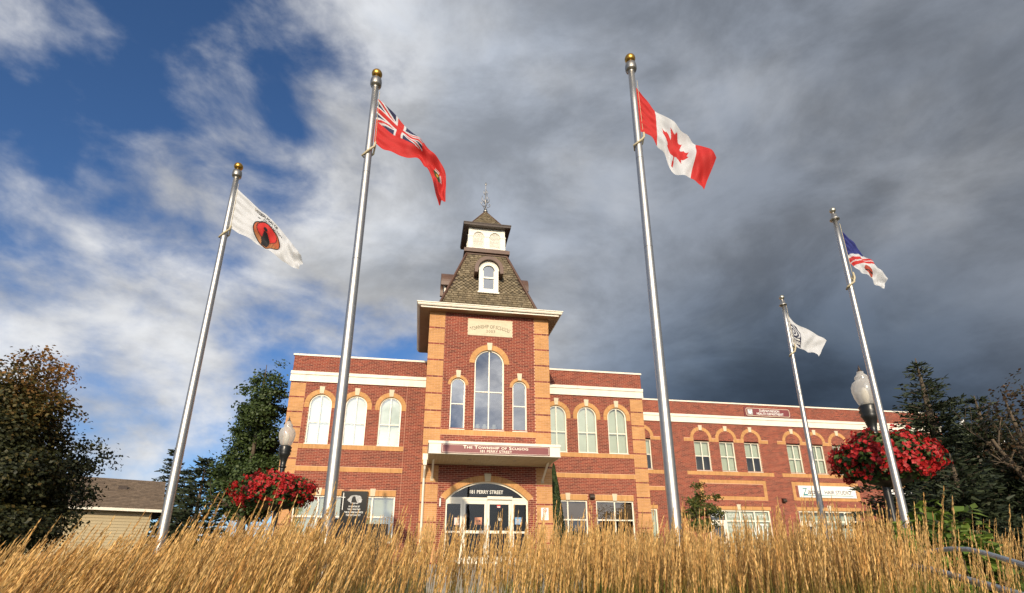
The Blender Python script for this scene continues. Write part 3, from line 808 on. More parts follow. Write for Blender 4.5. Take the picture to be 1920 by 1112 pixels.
# ---- platform, louvred cupola and its roof
mb = MB(); h = 1.06
mb.box(MCX - h, MCX + h, MCY - h, MCY + h, 13.58, 13.76); mb.box(MCX - h + .1, MCX + h - .1, MCY - h + .1, MCY + h - .1, 13.5, 13.58)
mb.box(MCX - .98, MCX + .98, MCY - .98, MCY + .98, 13.76, 13.83); mb.build('platform', 'brown_metal', BLD)
mb = MB(); h = 0.86
for side in range(4):
    c, s = {0: (1, 0), 1: (0, 1), 2: (-1, 0), 3: (0, -1)}[side]
    M = (lambda c, s: lambda u, z, d: (MCX + c * u - s * (-d), MCY + s * u + c * (-d), z))(c, s)
    if side == 0: cup_M = []
    cup_M.append(M)
mb.box(MCX - .70, MCX + .70, MCY - .70, MCY + .70, 13.8, 15.0); cup = mb.build('cupola', 'dark_brown', BLD)
fr, lo_ = MB(), MB()
for M in cup_M:
    zs = 14.56; ce = (-0.385, 0.385); r = 0.245
    # face panel pierced by two arches: built from strips
    def top_at(u):
        for c in ce:
            if abs(u - c) < r: return zs + sqrt(r * r - (u - c) ** 2)
        return None
    us = sorted(set([-h, h] + [c + r * cos(pi * i / 12) for c in ce for i in range(13)]))
    for a, b in zip(us[:-1], us[1:]):
        mid = (a + b) / 2; ta, tb = top_at(a + 1e-5), top_at(b - 1e-5)
        if top_at(mid) is None: fr.mbox(M, a, b, 13.83, 15.0, .70, h - .02)
        else:
            fr.add([M(a, ta or zs, h - .02), M(b, tb or zs, h - .02), M(b, 15.0, h - .02), M(a, 15.0, h - .02)], [(0, 1, 2, 3)])
            fr.add([M(a, 13.83, h - .02), M(b, 13.83, h - .02), M(b, 13.93, h - .02), M(a, 13.93, h - .02)], [(0, 1, 2, 3)])
    for u0, u1 in ((-h, -h + .2), (-.105, .105), (h - .2, h)):
        fr.mbox(M, u0, u1, 13.83, 14.62, h - .02, h + .02); fr.mbox(M, u0 - .015, u1 + .015, 14.52, 14.58, h - .02, h + .035)
    for c in ce:
        k = 14
        fr.band(M, [(c - .29 * cos(pi * i / k), zs + .29 * sin(pi * i / k)) for i in range(k + 1)], [(c - .24 * cos(pi * i / k), zs + .24 * sin(pi * i / k)) for i in range(k + 1)], h - .02, h + .012)
        fr.mbox(M, c - .27, c + .27, 13.90, 13.95, h - .02, h + .02)
        z = 13.95
        while z < zs + .21:
            hh = .245 if z < zs else sqrt(max(.245 ** 2 - (z - zs) ** 2, 0.0001))
            lo_.add([M(c - hh, z, h - .03), M(c + hh, z, h - .03), M(c + hh, z + .050, h - .052), M(c - hh, z + .050, h - .052), M(c - hh, z - .008, h - .03), M(c + hh, z - .008, h - .03)], [(0, 1, 2, 3), (4, 5, 1, 0)])
            z += .046
fr.build('cladding', 'white_wood', cup); o = lo_.build('louvers', 'louver', cup); o['kind'] = 'stuff'
mb = MB(); h = 1.11
mb.box(MCX - h, MCX + h, MCY - h, MCY + h, 14.99, 15.10)
mb.add([(MCX - h - .02, MCY - h - .02, 15.10), (MCX + h + .02, MCY - h - .02, 15.10), (MCX + h + .02, MCY + h + .02, 15.10), (MCX - h - .02, MCY + h + .02, 15.10),
        (MCX - h - .02, MCY - h - .02, 15.14), (MCX + h + .02, MCY - h - .02, 15.14), (MCX + h + .02, MCY + h + .02, 15.14), (MCX - h - .02, MCY + h + .02, 15.14)],
       [(0, 3, 2, 1), (4, 5, 6, 7), (0, 1, 5, 4), (1, 2, 6, 5), (2, 3, 7, 6), (3, 0, 4, 7)])
mb.build('cupola_eave', 'dark_brown', cup)
pm = MB(); hb, z0, z1 = 0.86, 15.14, 16.60
pm.add([(MCX - hb, MCY - hb, z0), (MCX + hb, MCY - hb, z0), (MCX + hb, MCY + hb, z0), (MCX - hb, MCY + hb, z0), (MCX, MCY, z1)], [(0, 1, 4), (1, 2, 4), (2, 3, 4), (3, 0, 4)])
pm.build('spire_roof', 'dark_brown', cup)
sh = MB(); sp = math.hypot(z1 - z0, hb); cz, cn = (z1 - z0) / sp, hb / sp
for side in range(4):
    def M(u, s, d):
        z = z0 + s * cz + d * cn; o = hb - s * cn + d * cz
        x, y = {0: (u, -o), 1: (o, u), 2: (-u, o), 3: (-o, -u)}[side]
        return (MCX + x, MCY + y, z)
    s = 0; row = 0
    while s < sp - .1:
        hh = (hb - (s + .1) * cn) - .01; k = -ceil(hh / .14) - 1
        while k * .14 < hh:
            a = k * .14 + (row % 2) * .07; b = a + .13; k += 1; a2, b2 = max(a, -hh), min(b, hh)
            if b2 - a2 < .02: continue
            t = random.uniform(.012, .026)
            sh.add([M(a2, s, t + .008), M(b2, s, t + .008), M(b2, s + .13, .002), M(a2, s + .13, .002), M(a2, s, 0), M(b2, s, 0)], [(0, 1, 2, 3), (4, 5, 1, 0)])
        s += .115; row += 1
o = sh.build('shingles', 'shingle', cup); o['kind'] = 'stuff'
for sx, sy in ((-1, -1), (1, -1), (1, 1), (-1, 1)):
    mb = MB(); mb.tube([(MCX + sx * hb, MCY + sy * hb, z0), (MCX, MCY, z1)], 0.03, 6); mb.build('hip_board', 'brown_metal', cup)
# finial with scrolled iron arms
fn = MB()
fn.lathe([(.10, 16.52), (.12, 16.60), (.06, 16.66), (.08, 16.72), (.03, 16.78), (.022, 17.2), (.035, 17.24), (.022, 17.3), (.016, 17.9), (.012, 18.15), (.045, 18.2), (.05, 18.26), (.015, 18.31), (.02, 18.35), (.002, 18.38)], MCX, MCY, 12)
for q in (0.3, 0.3 + pi / 2, 0.3 + pi, 0.3 + 1.5 * pi):
    C_, S_ = cos(q), sin(q)
    P = lambda r, z: (MCX + C_ * r, MCY + S_ * r, z)
    fn.tube([P(.02, 16.85), P(.12, 16.86), P(.22, 16.95), P(.26, 17.02), P(.24, 17.09), P(.18, 17.08), P(.18, 17.02)], .013, 5)
    fn.tube([P(.02, 17.15), P(.10, 17.14), P(.17, 17.2), P(.2, 17.3), P(.19, 17.42), P(.16, 17.5)], [.013, .014, .018, .018, .014, .006], 5)
    fn.tube([P(.02, 17.6), P(.07, 17.61), P(.11, 17.68), P(.10, 17.8), P(.08, 17.84)], .011, 5)
fn.build('finial', 'alu_dark', cup, True)

# ---- entrance: glazed doors under a segmental arch
ent = MB(); rec = 0.10
def ef(a, b, c, d, p=0.0): ent.mbox(MF, a, b, c, d, -rec - .06, -rec + p)
out = outline(0.94, 4.04, 0.0, 2.28, DR, DZ, 24); inn = outline(1.0, 3.98, 0.0, 2.28, DR - .06, DZ, 24)
ent.band(MF, out, inn, -rec - .06, -rec)
ef(1.0, 3.98, 2.27, 2.36, .003)
for a, b in ((1.50, 1.59), (3.41, 3.50)): ef(a, b, 0, 2.27)
for a, b in ((1.0, 1.50), (3.50, 3.98)):
    ef(a, b, 2.12, 2.27, -.01); ef(a, b, 0.0, .22, -.004); ef(a, b, 1.08, 1.15, -.006)
entr = ent.build('entrance', 'frame', BLD)
for a, b in ((1.60, 2.485), (2.495, 3.40)):
    mb = MB(); mb.band(MF, [(a, .02), (a, 2.26), (b, 2.26), (b, .02)], [(a + .09, .26), (a + .09, 2.12), (b - .09, 2.12), (b - .09, .26)], -rec - .055, -rec + .006, True)
    mb.mbox(MF, a + .09, b - .09, 1.07, 1.17, -rec - .05, -rec + .004); mb.build('door', 'frame', entr)
    mb = MB(); mb.add([MF(a + .09, .26, -rec - .03), MF(b - .09, .26, -rec - .03), MF(b - .09, 2.12, -rec - .03), MF(a + .09, 2.12, -rec - .03)], [(0, 1, 2, 3)]); mb.build('pane', 'glass_door', entr)
    x = b - .06 if a < 2 else a + .06
    mb = MB(); mb.tube([MF(x, .92, -rec), MF(x, .92, -rec + .07), MF(x, 1.35, -rec + .07), MF(x, 1.35, -rec)], .013); mb.build('door_handle', 'alu', entr, True)
for a, b in ((1.0, 1.50), (3.50, 3.98)):
    mb = MB(); mb.add([MF(a, .22, -rec - .03), MF(b, .22, -rec - .03), MF(b, 2.12, -rec - .03), MF(a, 2.12, -rec - .03)], [(0, 1, 2, 3)]); mb.build('pane', 'glass_door', entr)
pts = outline(1.0, 3.98, 2.36, 2.30, DR - .06, DZ, 24)
mb = MB(); mb.add([MF(u, max(z, 2.36), -rec - .03) for u, z in pts], [tuple(range(len(pts)))]); mb.build('fanlight', 'glass_door', entr)
mb = MB(); mb.mbox(MF, 2.49, 3.44, 2.29, 2.40, -rec, -rec + .10, True); mb.build('door_operator', 'frame', entr)
lettering('lettering', '181 PERRY STREET', MF, 1.84, 3.10, 2.50, 2.635, -rec - .02, 'white', entr, bold=.012)
rv = MB()
o2 = outline(.94, 4.04, 0, 2.28, DR, DZ, 24)
for i in range(len(o2) - 1):
    (a, c), (b, d) = o2[i], o2[i + 1]
    rv.add([MF(a, c, 0), MF(b, d, 0), MF(b, d, -.3), MF(a, c, -.3)], [(0, 1, 2, 3)])
rv.build('reveal', 'mortar', entr)
mb = MB(); mb.box(0.9, 4.1, 0.10, 1.4, -.01, .012); mb.build('vestibule_floor', 'concrete', entr)
mb = MB(); mb.box(0.7, 4.3, -.4, 0.10, -.02, .02); mb.build('threshold', 'concrete', entr)
# ---- canopy over the entrance
CX0, CX1, CY0, CZ0, CZ1 = 0.205, 4.79, -2.1, 3.55, 3.99
mb = MB(); mb.box(CX0, CX1, CY0, -0.012, CZ0 + .03, CZ1 - .09); mb.box(CX0 - .025, CX1 + .025, CY0 - .025, -.012, CZ1 - .09, CZ1)
mb.box(CX0 - .012, CX1 + .012, CY0 - .012, -.012, CZ0, CZ0 + .03); can = mb.build('canopy', 'trim', BLD)
mb = MB(); nb = 34
for i in range(nb):
    a = CX0 + .03 + (CX1 - CX0 - .06) * i / nb; b = CX0 + .03 + (CX1 - CX0 - .06) * (i + 1) / nb
    mb.box(a + .004, b - .004, CY0 + .03, -.02, CZ0 - .012, CZ0 + .002)
o = mb.build('soffit_boards', 'soffit', can); o['kind'] = 'stuff'
for x in (1.7, 3.3):
    mb = MB(); mb.lathe([(.07, CZ0 - .016), (.07, CZ0 - .008)], x, -1.2, 16); mb.build('downlight', 'alu_dark', can)
for x in (0.40, 4.60):
    mb = MB(); mb.tube([(x, -1.05, CZ0 + .01), (x, -.02, 3.02)], .045, 4); mb.build('bracket', 'trim', can)
    mb = MB(); mb.box(x - .06, x + .06, -.03, -.012, 2.92, 3.08); mb.build('bracket_plate', 'soffit', can)
mb = MB(); mb.box(.02, .20, -.55, -.38, 3.60, 3.83); mb.box(.045, .175, -.53, -.40, 3.42, 3.60); mb.build('rain_head', 'trim', can)
mb = MB(); mb.tube([(.11, -.46, 3.45), (.11, -.40, 3.30), (.10, -.10, 3.0), (.10, -.09, .35), (.10, -.12, .25), (.04, -.45, .12)], .042, 6); mb.build('downspout', 'trim', can)

# ---- the brickwork itself
o = RED.build('brickwork', 'brick_red', BLD); tag(o, 'dark red brickwork laid in courses', kind='stuff')
o = BUFF.build('brickwork', 'brick_buff', BLD); tag(o, 'buff brickwork of the pilasters, bands and arches', kind='stuff')
bk = MB(); bk.mbox(lambda u, z, d: (u, -d, z), 0, BLEN - JNT, 0.004, CH - JNT + .002, 0, 0.0085); bme = bk.mesh('brick'); bme.materials.append(MT['brick_red'])
tower_face = MB(); tower_face.mbox(MF, 0.64, 0.70, 9.80, 9.86, -0.05, -0.04); tower_face = tower_face.build('brick_panel', 'mortar', BLD)
for x, z in SINGLE:
    o = bpy.data.objects.new('brick', bme); COL.objects.link(o); o.parent = tower_face; o.location = (x, 0, z)

# ------------------------------------------------------------------ signs, notices and wall lamps
def rrect(a, b, c, d, r, k=5):
    P = []
    for cx, cz, q0 in ((b - r, c + r, -pi / 2), (b - r, d - r, 0), (a + r, d - r, pi / 2), (a + r, c + r, pi)):
        P += [(cx + r * cos(q0 + pi / 2 * i / k), cz + r * sin(q0 + pi / 2 * i / k)) for i in range(k + 1)]
    return P
MC = front(CY0 - .012)
e = empty('canopy_sign', (2.5, CY0 - .012, 3.57), 'maroon sign board with cream capitals on the front of the entrance canopy', 'sign')
def loc(M, e): 
    l = e.location; return lambda u, z, d: tuple(Vector(M(u, z, d)) - l)
S = loc(MC, e)
mb = MB(); mb.mbox(S, 0.62, 4.40, 3.58, 3.885, 0.0, 0.03, True); mb.build('board', 'sign_red', e)
mb = MB(); mb.band(S, rrect(.66, 4.36, 3.60, 3.865, .03), rrect(.668, 4.352, 3.608, 3.857, .03), .03, .033, True); mb.build('border_line', 'letter_cream', e)
lettering('lettering', 'The Township of Scugog', S, 1.36, 3.63, 3.745, 3.855, .034, 'letter_cream', e, small_caps=.74, bold=.012, spacing=1.05)
lettering('lettering', '181 PERRY STREET', S, 1.95, 3.06, 3.625, 3.712, .034, 'letter_cream', e, bold=.006)

e = empty('department_sign', (20.75, YL, 8.40), 'maroon rounded sign with white capitals and a crest on the long parapet', 'sign')
S = loc(ML, e)
mb = MB(); mb.mbox(S, 19.20, 22.30, 8.42, 9.02, 0.01, 0.06, True); mb.build('backing', 'sign_red', e)
mb = MB(); mb.prism(S, rrect(19.25, 22.24, 8.45, 8.99, .15), .06, .10); mb.build('board', 'sign_red', e)
mb = MB(); mb.band(S, rrect(19.27, 22.22, 8.47, 8.97, .13), rrect(19.30, 22.19, 8.50, 8.94, .11), .10, .104, True); mb.build('border_line', 'stone', e)
mb = MB(); mb.prism(S, rrect(19.38, 19.72, 8.54, 8.90, .04), .10, .106); crest = mb.build('crest', 'etch', e)
mb = MB(); mb.prism(S, [(19.42, 8.86), (19.55, 8.72), (19.68, 8.86), (19.66, 8.66), (19.55, 8.57), (19.44, 8.66)], .106, .109); mb.build('crest_shape', 'white', crest)
lettering('lettering', 'DURHAM REGION', S, 20.18, 21.52, 8.74, 8.89, .106, 'white', e, bold=.02)
lettering('lettering', 'HEALTH DEPARTMENT', S, 19.98, 21.78, 8.55, 8.70, .106, 'white', e, bold=.02)

e = empty('shop_sign', (23.8, YL, 3.65), 'white board reading HAIR STUDIO above the right-hand shopfront', 'sign')
S = loc(ML, e)
mb = MB(); mb.mbox(S, 21.95, 25.72, 3.66, 4.34, 0.01, 0.07, True); mb.build('board', 'white', e)
lettering('lettering', 'Z', S, 22.20, 22.50, 3.80, 4.20, .074, 'teal', e)
lettering('lettering', 'aps', S, 22.52, 23.22, 3.76, 4.06, .076, 'black', e)
lettering('lettering', 'HAIR STUDIO', S, 23.64, 25.38, 3.86, 4.08, .074, 'black', e)
mb = MB(); mb.mbox(S, 22.22, 25.52, 3.765, 3.80, .07, .0735); mb.build('underline', 'teal', e)

e = empty('shop_sign', (29.8, YL, 3.65), 'white board with blue capitals half hidden behind the big spruce', 'sign')
S = loc(ML, e)
mb = MB(); mb.mbox(S, 28.0, 31.6, 3.66, 4.34, 0.01, 0.07, True); mb.build('board', 'white', e)
lettering('lettering', 'S', S, 28.5, 28.66, 3.94, 4.14, .074, 'navy', e, bold=.03)
lettering('lettering', 'T', S, 28.69, 28.85, 3.94, 4.14, .074, 'navy', e, bold=.03)
lettering('lettering', 'MED', S, 29.6, 30.25, 3.94, 4.14, .074, 'navy', e, bold=.03)

e = empty('prohibition_sign', (4.67, 0, 1.54), 'small white no-smoking notice on the buff pilaster right of the doors', 'sign')
S = loc(MF, e); red = mat('notice_red', (.55, .03, .03), .5)
mb = MB(); mb.mbox(S, 4.53, 4.815, 1.56, 2.01, 0.01, 0.022, True); mb.build('plate', 'white', e)
mb = MB(); k = 20; o = [(4.672 + .075 * cos(2 * pi * i / k), 1.915 + .075 * sin(2 * pi * i / k)) for i in range(k)]; i_ = [(4.672 + .057 * cos(2 * pi * i / k), 1.915 + .057 * sin(2 * pi * i / k)) for i in range(k)]
mb.band(S, o, i_, .022, .0245, True); mb.prism(S, [(4.715, 1.862), (4.725, 1.872), (4.630, 1.967), (4.620, 1.957)], .022, .0245); mb.build('prohibition_ring', red, e)
mb = MB(); mb.mbox(S, 4.638, 4.70, 1.905, 1.922, .0225, .0235); mb.build('cigarette', 'black', e)
mb = MB()
for i in range(5): mb.mbox(S, 4.58 + .012 * (i % 3), 4.765 - .015 * (i % 2), 1.61 + .04 * i, 1.622 + .04 * i, .022, .0235)
mb.build('text_lines', 'alu_dark', e)

paper_specs = [(1.29, 1.47, 1.36, 1.62, (.75, .55, .50), 'pale pink paper notice on the left side light of the entrance'),
               (2.04, 2.31, 1.38, 1.64, (.80, .36, .22), 'orange paper notice with an arrow on the left entrance door'),
               (2.87, 3.00, 2.00, 2.10, (.60, .05, .05), 'small red and white sticker high on the right entrance door'),
               (2.92, 3.04, 1.52, 1.64, (.55, .55, .50), 'round grey sticker on the right entrance door'),
               (3.55, 3.80, 1.40, 1.66, (.16, .33, .55), 'blue paper notice on the right side light of the entrance')]
for k, (a, b, c, d, colr, lab) in enumerate(paper_specs):
    e = empty('paper_notice', ((a + b) / 2, rec, c), lab, 'notice'); S = loc(MF, e)
    mb = MB()
    dd = -rec - .022
    pts = rrect(a, b, c, d, .06 if k == 3 else .004, 8 if k == 3 else 2)
    mb.prism(S, pts, dd - .001, dd + .001); mb.build('sheet', mat('paper_%d' % k, colr, .8), e)
    if k == 1:
        mb = MB(); zc = (c + d) / 2; mb.prism(S, [(a + .06, zc - .01), (b - .10, zc - .01), (b - .10, zc - .04), (b - .04, zc), (b - .10, zc + .04), (b - .10, zc + .01), (a + .06, zc + .01)], dd + .001, dd + .002); mb.build('arrow', 'black', e)
    if k == 2:
        mb = MB(); mb.mbox(S, a + .01, b - .01, c + .008, c + .045, dd + .001, dd + .002); mb.build('white_strip', 'white', e)
    if k in (0, 4):
        mb = MB()
        for i in range(3): mb.mbox(S, a + .03, b - .04, c + .05 + .06 * i, c + .075 + .06 * i, dd + .001, dd + .002)
        mb.build('text_lines', 'alu_dark', e)

def wall_lamp(u, z, M, lab, grp='cut-off lamps on the brick walls'):
    p = M(u, z, 0); e = empty('wall_lamp', p, lab, 'lamp', grp)
    S = loc(M, e)
    mb = MB(); mb.prism(S, [(u - .09, z - .09), (u + .09, z - .09), (u + .09, z + .09), (u - .09, z + .09)], 0.01, .04); mb.build('back_plate', 'lamp_black', e)
    mb = MB(); prof = [(.04, z + .12), (.13, z + .10), (.20, z + .02), (.21, z - .06), (.17, z - .12), (.04, z - .10)]
    for a, b in ((u - .11, u + .11),):
        n = len(prof)
        mb.add([S(a, q, d) for d, q in prof] + [S(b, q, d) for d, q in prof], [tuple(range(n)), tuple(range(2 * n - 1, n - 1, -1))] + [(i, n + i, n + (i + 1) % n, (i + 1) % n) for i in range(n)])
    mb.build('housing', 'dark_brown', e)
wall_lamp(7.93, 2.98, MWg, 'dark wall lamp between the two ground-floor windows right of the tower')
wall_lamp(20.88, 3.46, ML, 'dark wall lamp on the long wing left of the hair studio sign')
wall_lamp(26.76, 3.52, ML, 'dark wall lamp on the long wing right of the hair studio sign')
e = empty('wall_lamp', (.74, 0, 2.0), 'slim white tubular lamp on the brick just left of the entrance doors', 'lamp')
mb = MB(); mb.tube([(0, -.06, 0), (0, -.06, .28)], .032, 10); mb.build('tube', 'white', e)
mb = MB(); mb.box(-.03, .03, -.03, -.010, -.02, .32); mb.build('back_plate', 'lamp_black', e)

# ------------------------------------------------------------------ flagpoles
def halyard(e, z_top, z_bot, r0):
    mb = MB(); mb.tube([(r0 + .02, -.02, z_top), (r0 + .035, -.02, z_bot)], .004, 5); mb.build('halyard', 'rope', e)
    mb = MB()                                   # slack rope looped round the pole below the flag
    P = [(r0 + .04, -.03, z_bot), (r0 + .03, -.05, z_bot - .10), (r0 * .4, -r0 - .035, z_bot - .20), (-r0 - .03, -.02, z_bot - .27), (-r0 * .6, r0 + .02, z_bot - .27), (r0 + .02, .02, z_bot - .18), (r0 + .04, -.02, z_bot - .05)]
    mb.tube(P, .017, 6); mb.build('halyard_loop', 'rope', e, True)
def flagpole(px, py, D, z_top, r0, r1, ball, label, hoist, gold=True):
    b = at(px, py, D); g = gz(b.x, b.y)
    e = empty('flagpole', (b.x, b.y, g), label, 'flagpole', 'flagpoles in front of the building')
    H = z_top - g; n = 14
    zs = [H * i / n for i in range(n + 1)]
    mb = MB(); mb.tube([(0, 0, z) for z in zs], [r0 + (r1 - r0) * max(0, (z / H - .15) / .85) for z in zs], 28); mb.build('shaft', 'alu', e, True)
    mb = MB(); mb.lathe([(r0 * 2.1, 0.0), (r0 * 2.1, .03), (r0 * 1.5, .10), (r0 * 1.05, .14)], 0, 0, 24); mb.build('base_collar', 'alu', e, True)
    for f in (.62, .80):
        mb = MB(); rr = r0 + (r1 - r0) * (f - .15) / .85; mb.lathe([(rr * .9, H * f - .004), (rr + .0012, H * f - .003), (rr + .0012, H * f + .003), (rr * .9, H * f + .004)], 0, 0, 28); mb.build('joint_ring', 'alu_dark', e, True)
    mb = MB()
    if gold: pr = [(r1, H), (r1 * .85, H + .01), (r1 * 1.05, H + .035), (r1 * 1.65, H + .05), (r1 * 1.8, H + .08), (r1 * 1.8, H + .13), (r1 * 1.65, H + .19), (r1 * .5, H + .20)]
    else: pr = [(r1, H), (r1 * 2.1, H + .005), (r1 * 2.1, H + .025), (r1 * 1.5, H + .035), (r1 * 1.3, H + .115), (r1 * .5, H + .125)]
    mb.lathe(pr, 0, 0, 24); mb.build('truck', 'alu_dark' if gold else 'alu', e, True)
    top = pr[-1][1]
    mb = MB(); mb.tube([(0, 0, top - .01), (0, 0, top + .05)], .012, 8); mb.build('spindle', 'alu', e)
    mb = MB(); zc = top + .02 + ball; mb.lathe([(max(ball * sin(pi * i / 16), .001), zc - ball * cos(pi * i / 16)) for i in range(17)], 0, 0, 24); mb.build('ball', 'gold' if gold else 'silver', e, True)
    zt, zb = hoist[0] - g, hoist[1] - g
    rr = r0 + (r1 - r0) * (zb / H - .15) / .85
    halyard(e, zt + .15, zb, rr)
    return b, g
def z_on(b, py):                                # height above a ground point that is seen at image row py
    lo, hi = -3, 30
    for _ in range(50):
        m_ = (lo + hi) / 2; P = Vector((b.x, b.y, m_)) - CAM
        c, s = cos(YAW), sin(YAW); x, y = c * P.x - s * P.y, s * P.x + c * P.y
        zc = y * cos(TILT) + P.z * sin(TILT); up = -y * sin(TILT) + P.z * cos(TILT)
        if CYP - F_PX * up / zc > py: lo = m_
        else: hi = m_
    return lo
def flag_rows(b, pts, yaw_off, zoom):
    """control points read in a zoomed crop -> positions in the vertical plane the flag streams in"""
    x0, y0, k = zoom
    w = Vector((cos(YAW + yaw_off) , -sin(YAW + yaw_off), 0)); nrm = Vector((w.y, -w.x, 0))
    out = []
    for zx, zy in pts:
        d = ray(x0 + zx / k, y0 + zy / k); t = (b - CAM).dot(nrm) / d.dot(nrm); out.append(CAM + d * t)
    return out, nrm
def resample(P, us, n):
    """smooth curve through P at parameters us (Catmull-Rom), n samples"""
    P = np.array([tuple(p) for p in P]); us = np.array(us)
    t = np.linspace(0, 1, n); out = np.zeros((n, 3))
    m_ = np.gradient(P, us, axis=0)
    for i, u in enumerate(t):
        k = min(max(np.searchsorted(us, u) - 1, 0), len(us) - 2); h = us[k + 1] - us[k]; s = (u - us[k]) / h
        out[i] = (2 * s**3 - 3 * s**2 + 1) * P[k] + (s**3 - 2 * s**2 + s) * h * m_[k] + (-2 * s**3 + 3 * s**2) * P[k + 1] + (s**3 - s**2) * h * m_[k + 1]
    return out
def arc_us(P):
    d = [0]
    for a, b in zip(P[:-1], P[1:]): d.append(d[-1] + (b - a).length)
    return [x / d[-1] for x in d]
FLAG_MAT = mat('flag_cloth', (1, 1, 1), 0.75, attr='tint', transl=0.22)
def flag(b, top, bot, zoom, paint, label, yaw_off=0.0, us_t=None, us_b=None, amp=0.05, waves=2.3, ph=0.0, nu=150, nv=84, fold=None, extra=None):
    T, nrm = flag_rows(b, top, yaw_off, zoom); B, _ = flag_rows(b, bot, yaw_off, zoom)
    us_t = us_t or arc_us(T); us_b = us_b or arc_us(B)
    Tc, Bc = resample(T, us_t, nu), resample(B, us_b, nu)
    u = np.linspace(0, 1, nu)[:, None]; v = np.linspace(0, 1, nv)[None, :]
    P = Tc[:, None, :] * (1 - v[..., None]) + Bc[:, None, :] * v[..., None]
    env = np.clip(u * 2.2, 0, 1)
    disp = amp * env * (np.sin(2 * pi * waves * (u + .32 * v) + ph) + .45 * np.sin(2 * pi * waves * 2.1 * (u - .25 * v) + 1.7 + ph)) + .005 * env * np.sin(2 * pi * (5 * u + 2 * v) + ph)
    disp += amp * .55 * env * np.sin(2 * pi * (1.1 * u + 1.35 * v) + 2.1 * ph) + amp * .22 * env * np.sin(2 * pi * (waves * 3.3 * u + .9 * v) + .7 * ph)
    disp += 0.018 * np.exp(-u * 6) * np.sin(2 * pi * 5 * v + ph) * np.clip(u * 20, 0, 1)
    if fold is not None: disp = disp + fold(u, v)
    P = P + disp[..., None] * np.array(tuple(nrm))
    colr = paint(np.repeat(u, nv, 1), np.repeat(v, nu, 0))
    org = np.array(tuple(T[0]))
    idx = np.arange(nu * nv).reshape(nu, nv)
    Fc = np.stack([idx[:-1, :-1], idx[1:, :-1], idx[1:, 1:], idx[:-1, 1:]], -1).reshape(-1, 4)
    o = link('flag', np_mesh('flag', (P - org).reshape(-1, 3), Fc, colr.reshape(-1, 3), smooth=True), FLAG_MAT, None, tuple(org))
    tag(o, label, 'flag', 'flags on the flagpoles')
    nn = np.array(tuple(nrm))
    toward = 1.0 if Vector(nn).dot(CAM - Vector(org)) > 0 else -1.0
    def put(body, u0, u1, v0, v1, m, **k):
        vs, fs = text2d(body, **k); V = np.array(vs); V = (V - V.min(0)) / (V.max(0) - V.min(0))
        uu = u0 + (u1 - u0) * V[:, 0]; vv = v1 + (v0 - v1) * V[:, 1]
        i = np.clip((uu * (nu - 1)).astype(int), 0, nu - 2); j = np.clip((vv * (nv - 1)).astype(int), 0, nv - 2)
        fu, fv = (uu * (nu - 1) - i)[:, None], (vv * (nv - 1) - j)[:, None]
        Q = P[i, j] * (1 - fu) * (1 - fv) + P[i + 1, j] * fu * (1 - fv) + P[i, j + 1] * (1 - fu) * fv + P[i + 1, j + 1] * fu * fv
        Q = Q + nn * toward * .006 - org
        mb = MB(); mb.add([tuple(q) for q in Q], fs); mb.build('lettering', m, o)
    if extra: extra(put)
    return o
def poly_mask(U, V, pts):
    ins = np.zeros(U.shape, bool); n = len(pts)
    for i in range(n):
        (x1, y1), (x2, y2) = pts[i], pts[(i + 1) % n]
        if y1 == y2: continue
        c = ((y1 > V) != (y2 > V)) & (U < (x2 - x1) * (V - y1) / (y2 - y1) + x1); ins ^= c
    return ins
WHT, RD, NVY, BLK = (.60, .62, .65), (.52, .022, .020), (.018, .02, .075), (.01, .01, .012)
def base(U, c): a = np.zeros(U.shape + (3,)); a[:] = c; return a

# left flag: white, round red emblem with a dark standing figure
def paint_first(U, V):
    c = base(U, WHT); r = np.hypot((U - .50) * 2.0, (V - .60) * 1.0)
    R = .36; c[r < R] = (.42, .10, .035); c[(r < R) & (V > .72)] = (.40, .16, .06)
    r2 = np.hypot((U - .49) * 2, V - .50); c[(r2 < .25) & (r < R)] = (.55, .022, .02)
    ring = (np.abs(r2 - .25) < .012) & (r < R); c[ring] = (.06, .01, .01)
    c[np.abs(r - R) < .018] = BLK
    st = (np.abs(U - .485) * 2 < .05) & (V > .78) & (r < R); c[(r < R) & (V > .66) & (np.sin(U * 170) > .55) & (U > .5)] = (.24, .08, .03)
    fig = np.hypot((U - .475) * 2, (V - .44)) < .055
    fig |= poly_mask(U, V, [(.45, .50), (.50, .50), (.515, .60), (.53, .72), (.51, .92), (.44, .92), (.42, .75), (.435, .62)])
    c[fig] = BLK
    c[(np.hypot((U - .345) * 2, (V - .24) * 3.2) < .05)] = BLK
    return c
def text_first(put):
    put('MISSISSAUGAS OF', .27, .60, .05, .14, 'black', bold=.025)
    put('FIRST NATION', .42, .68, .17, .25, 'black')
def pole(px, py, D, row_top, rows_hoist, r0, r1, ball, label, gold=True):
    b = at(px, py, D)
    zt, h0, h1 = z_on(b, row_top), z_on(b, rows_hoist[0]), z_on(b, rows_hoist[1])
    flagpole(px, py, D, zt, r0, r1, ball, label, (h0, h1), gold); return b
Z1 = (380, 280, 4.277); Z2 = (650, 110, 3.836); Z3 = (1150, 90, 3.836); Z4 = (1430, 370, 3.477)
b = pole(313, 960, 10.5, 336, (357, 424), .074, .050, .086, 'tall aluminium flagpole with gold ball, leftmost, flying the white emblem flag')
flag(b, [(276, 315), (360, 395), (450, 475), (560, 570), (640, 660), (720, 760), (800, 865)], [(213, 622), (300, 680), (380, 715), (440, 760), (530, 815), (620, 880), (690, 925), (775, 962)],
     Z1, paint_first, 'white flag with a round red emblem and dark figure on the leftmost pole', extra=text_first, amp=.042, ph=.4)
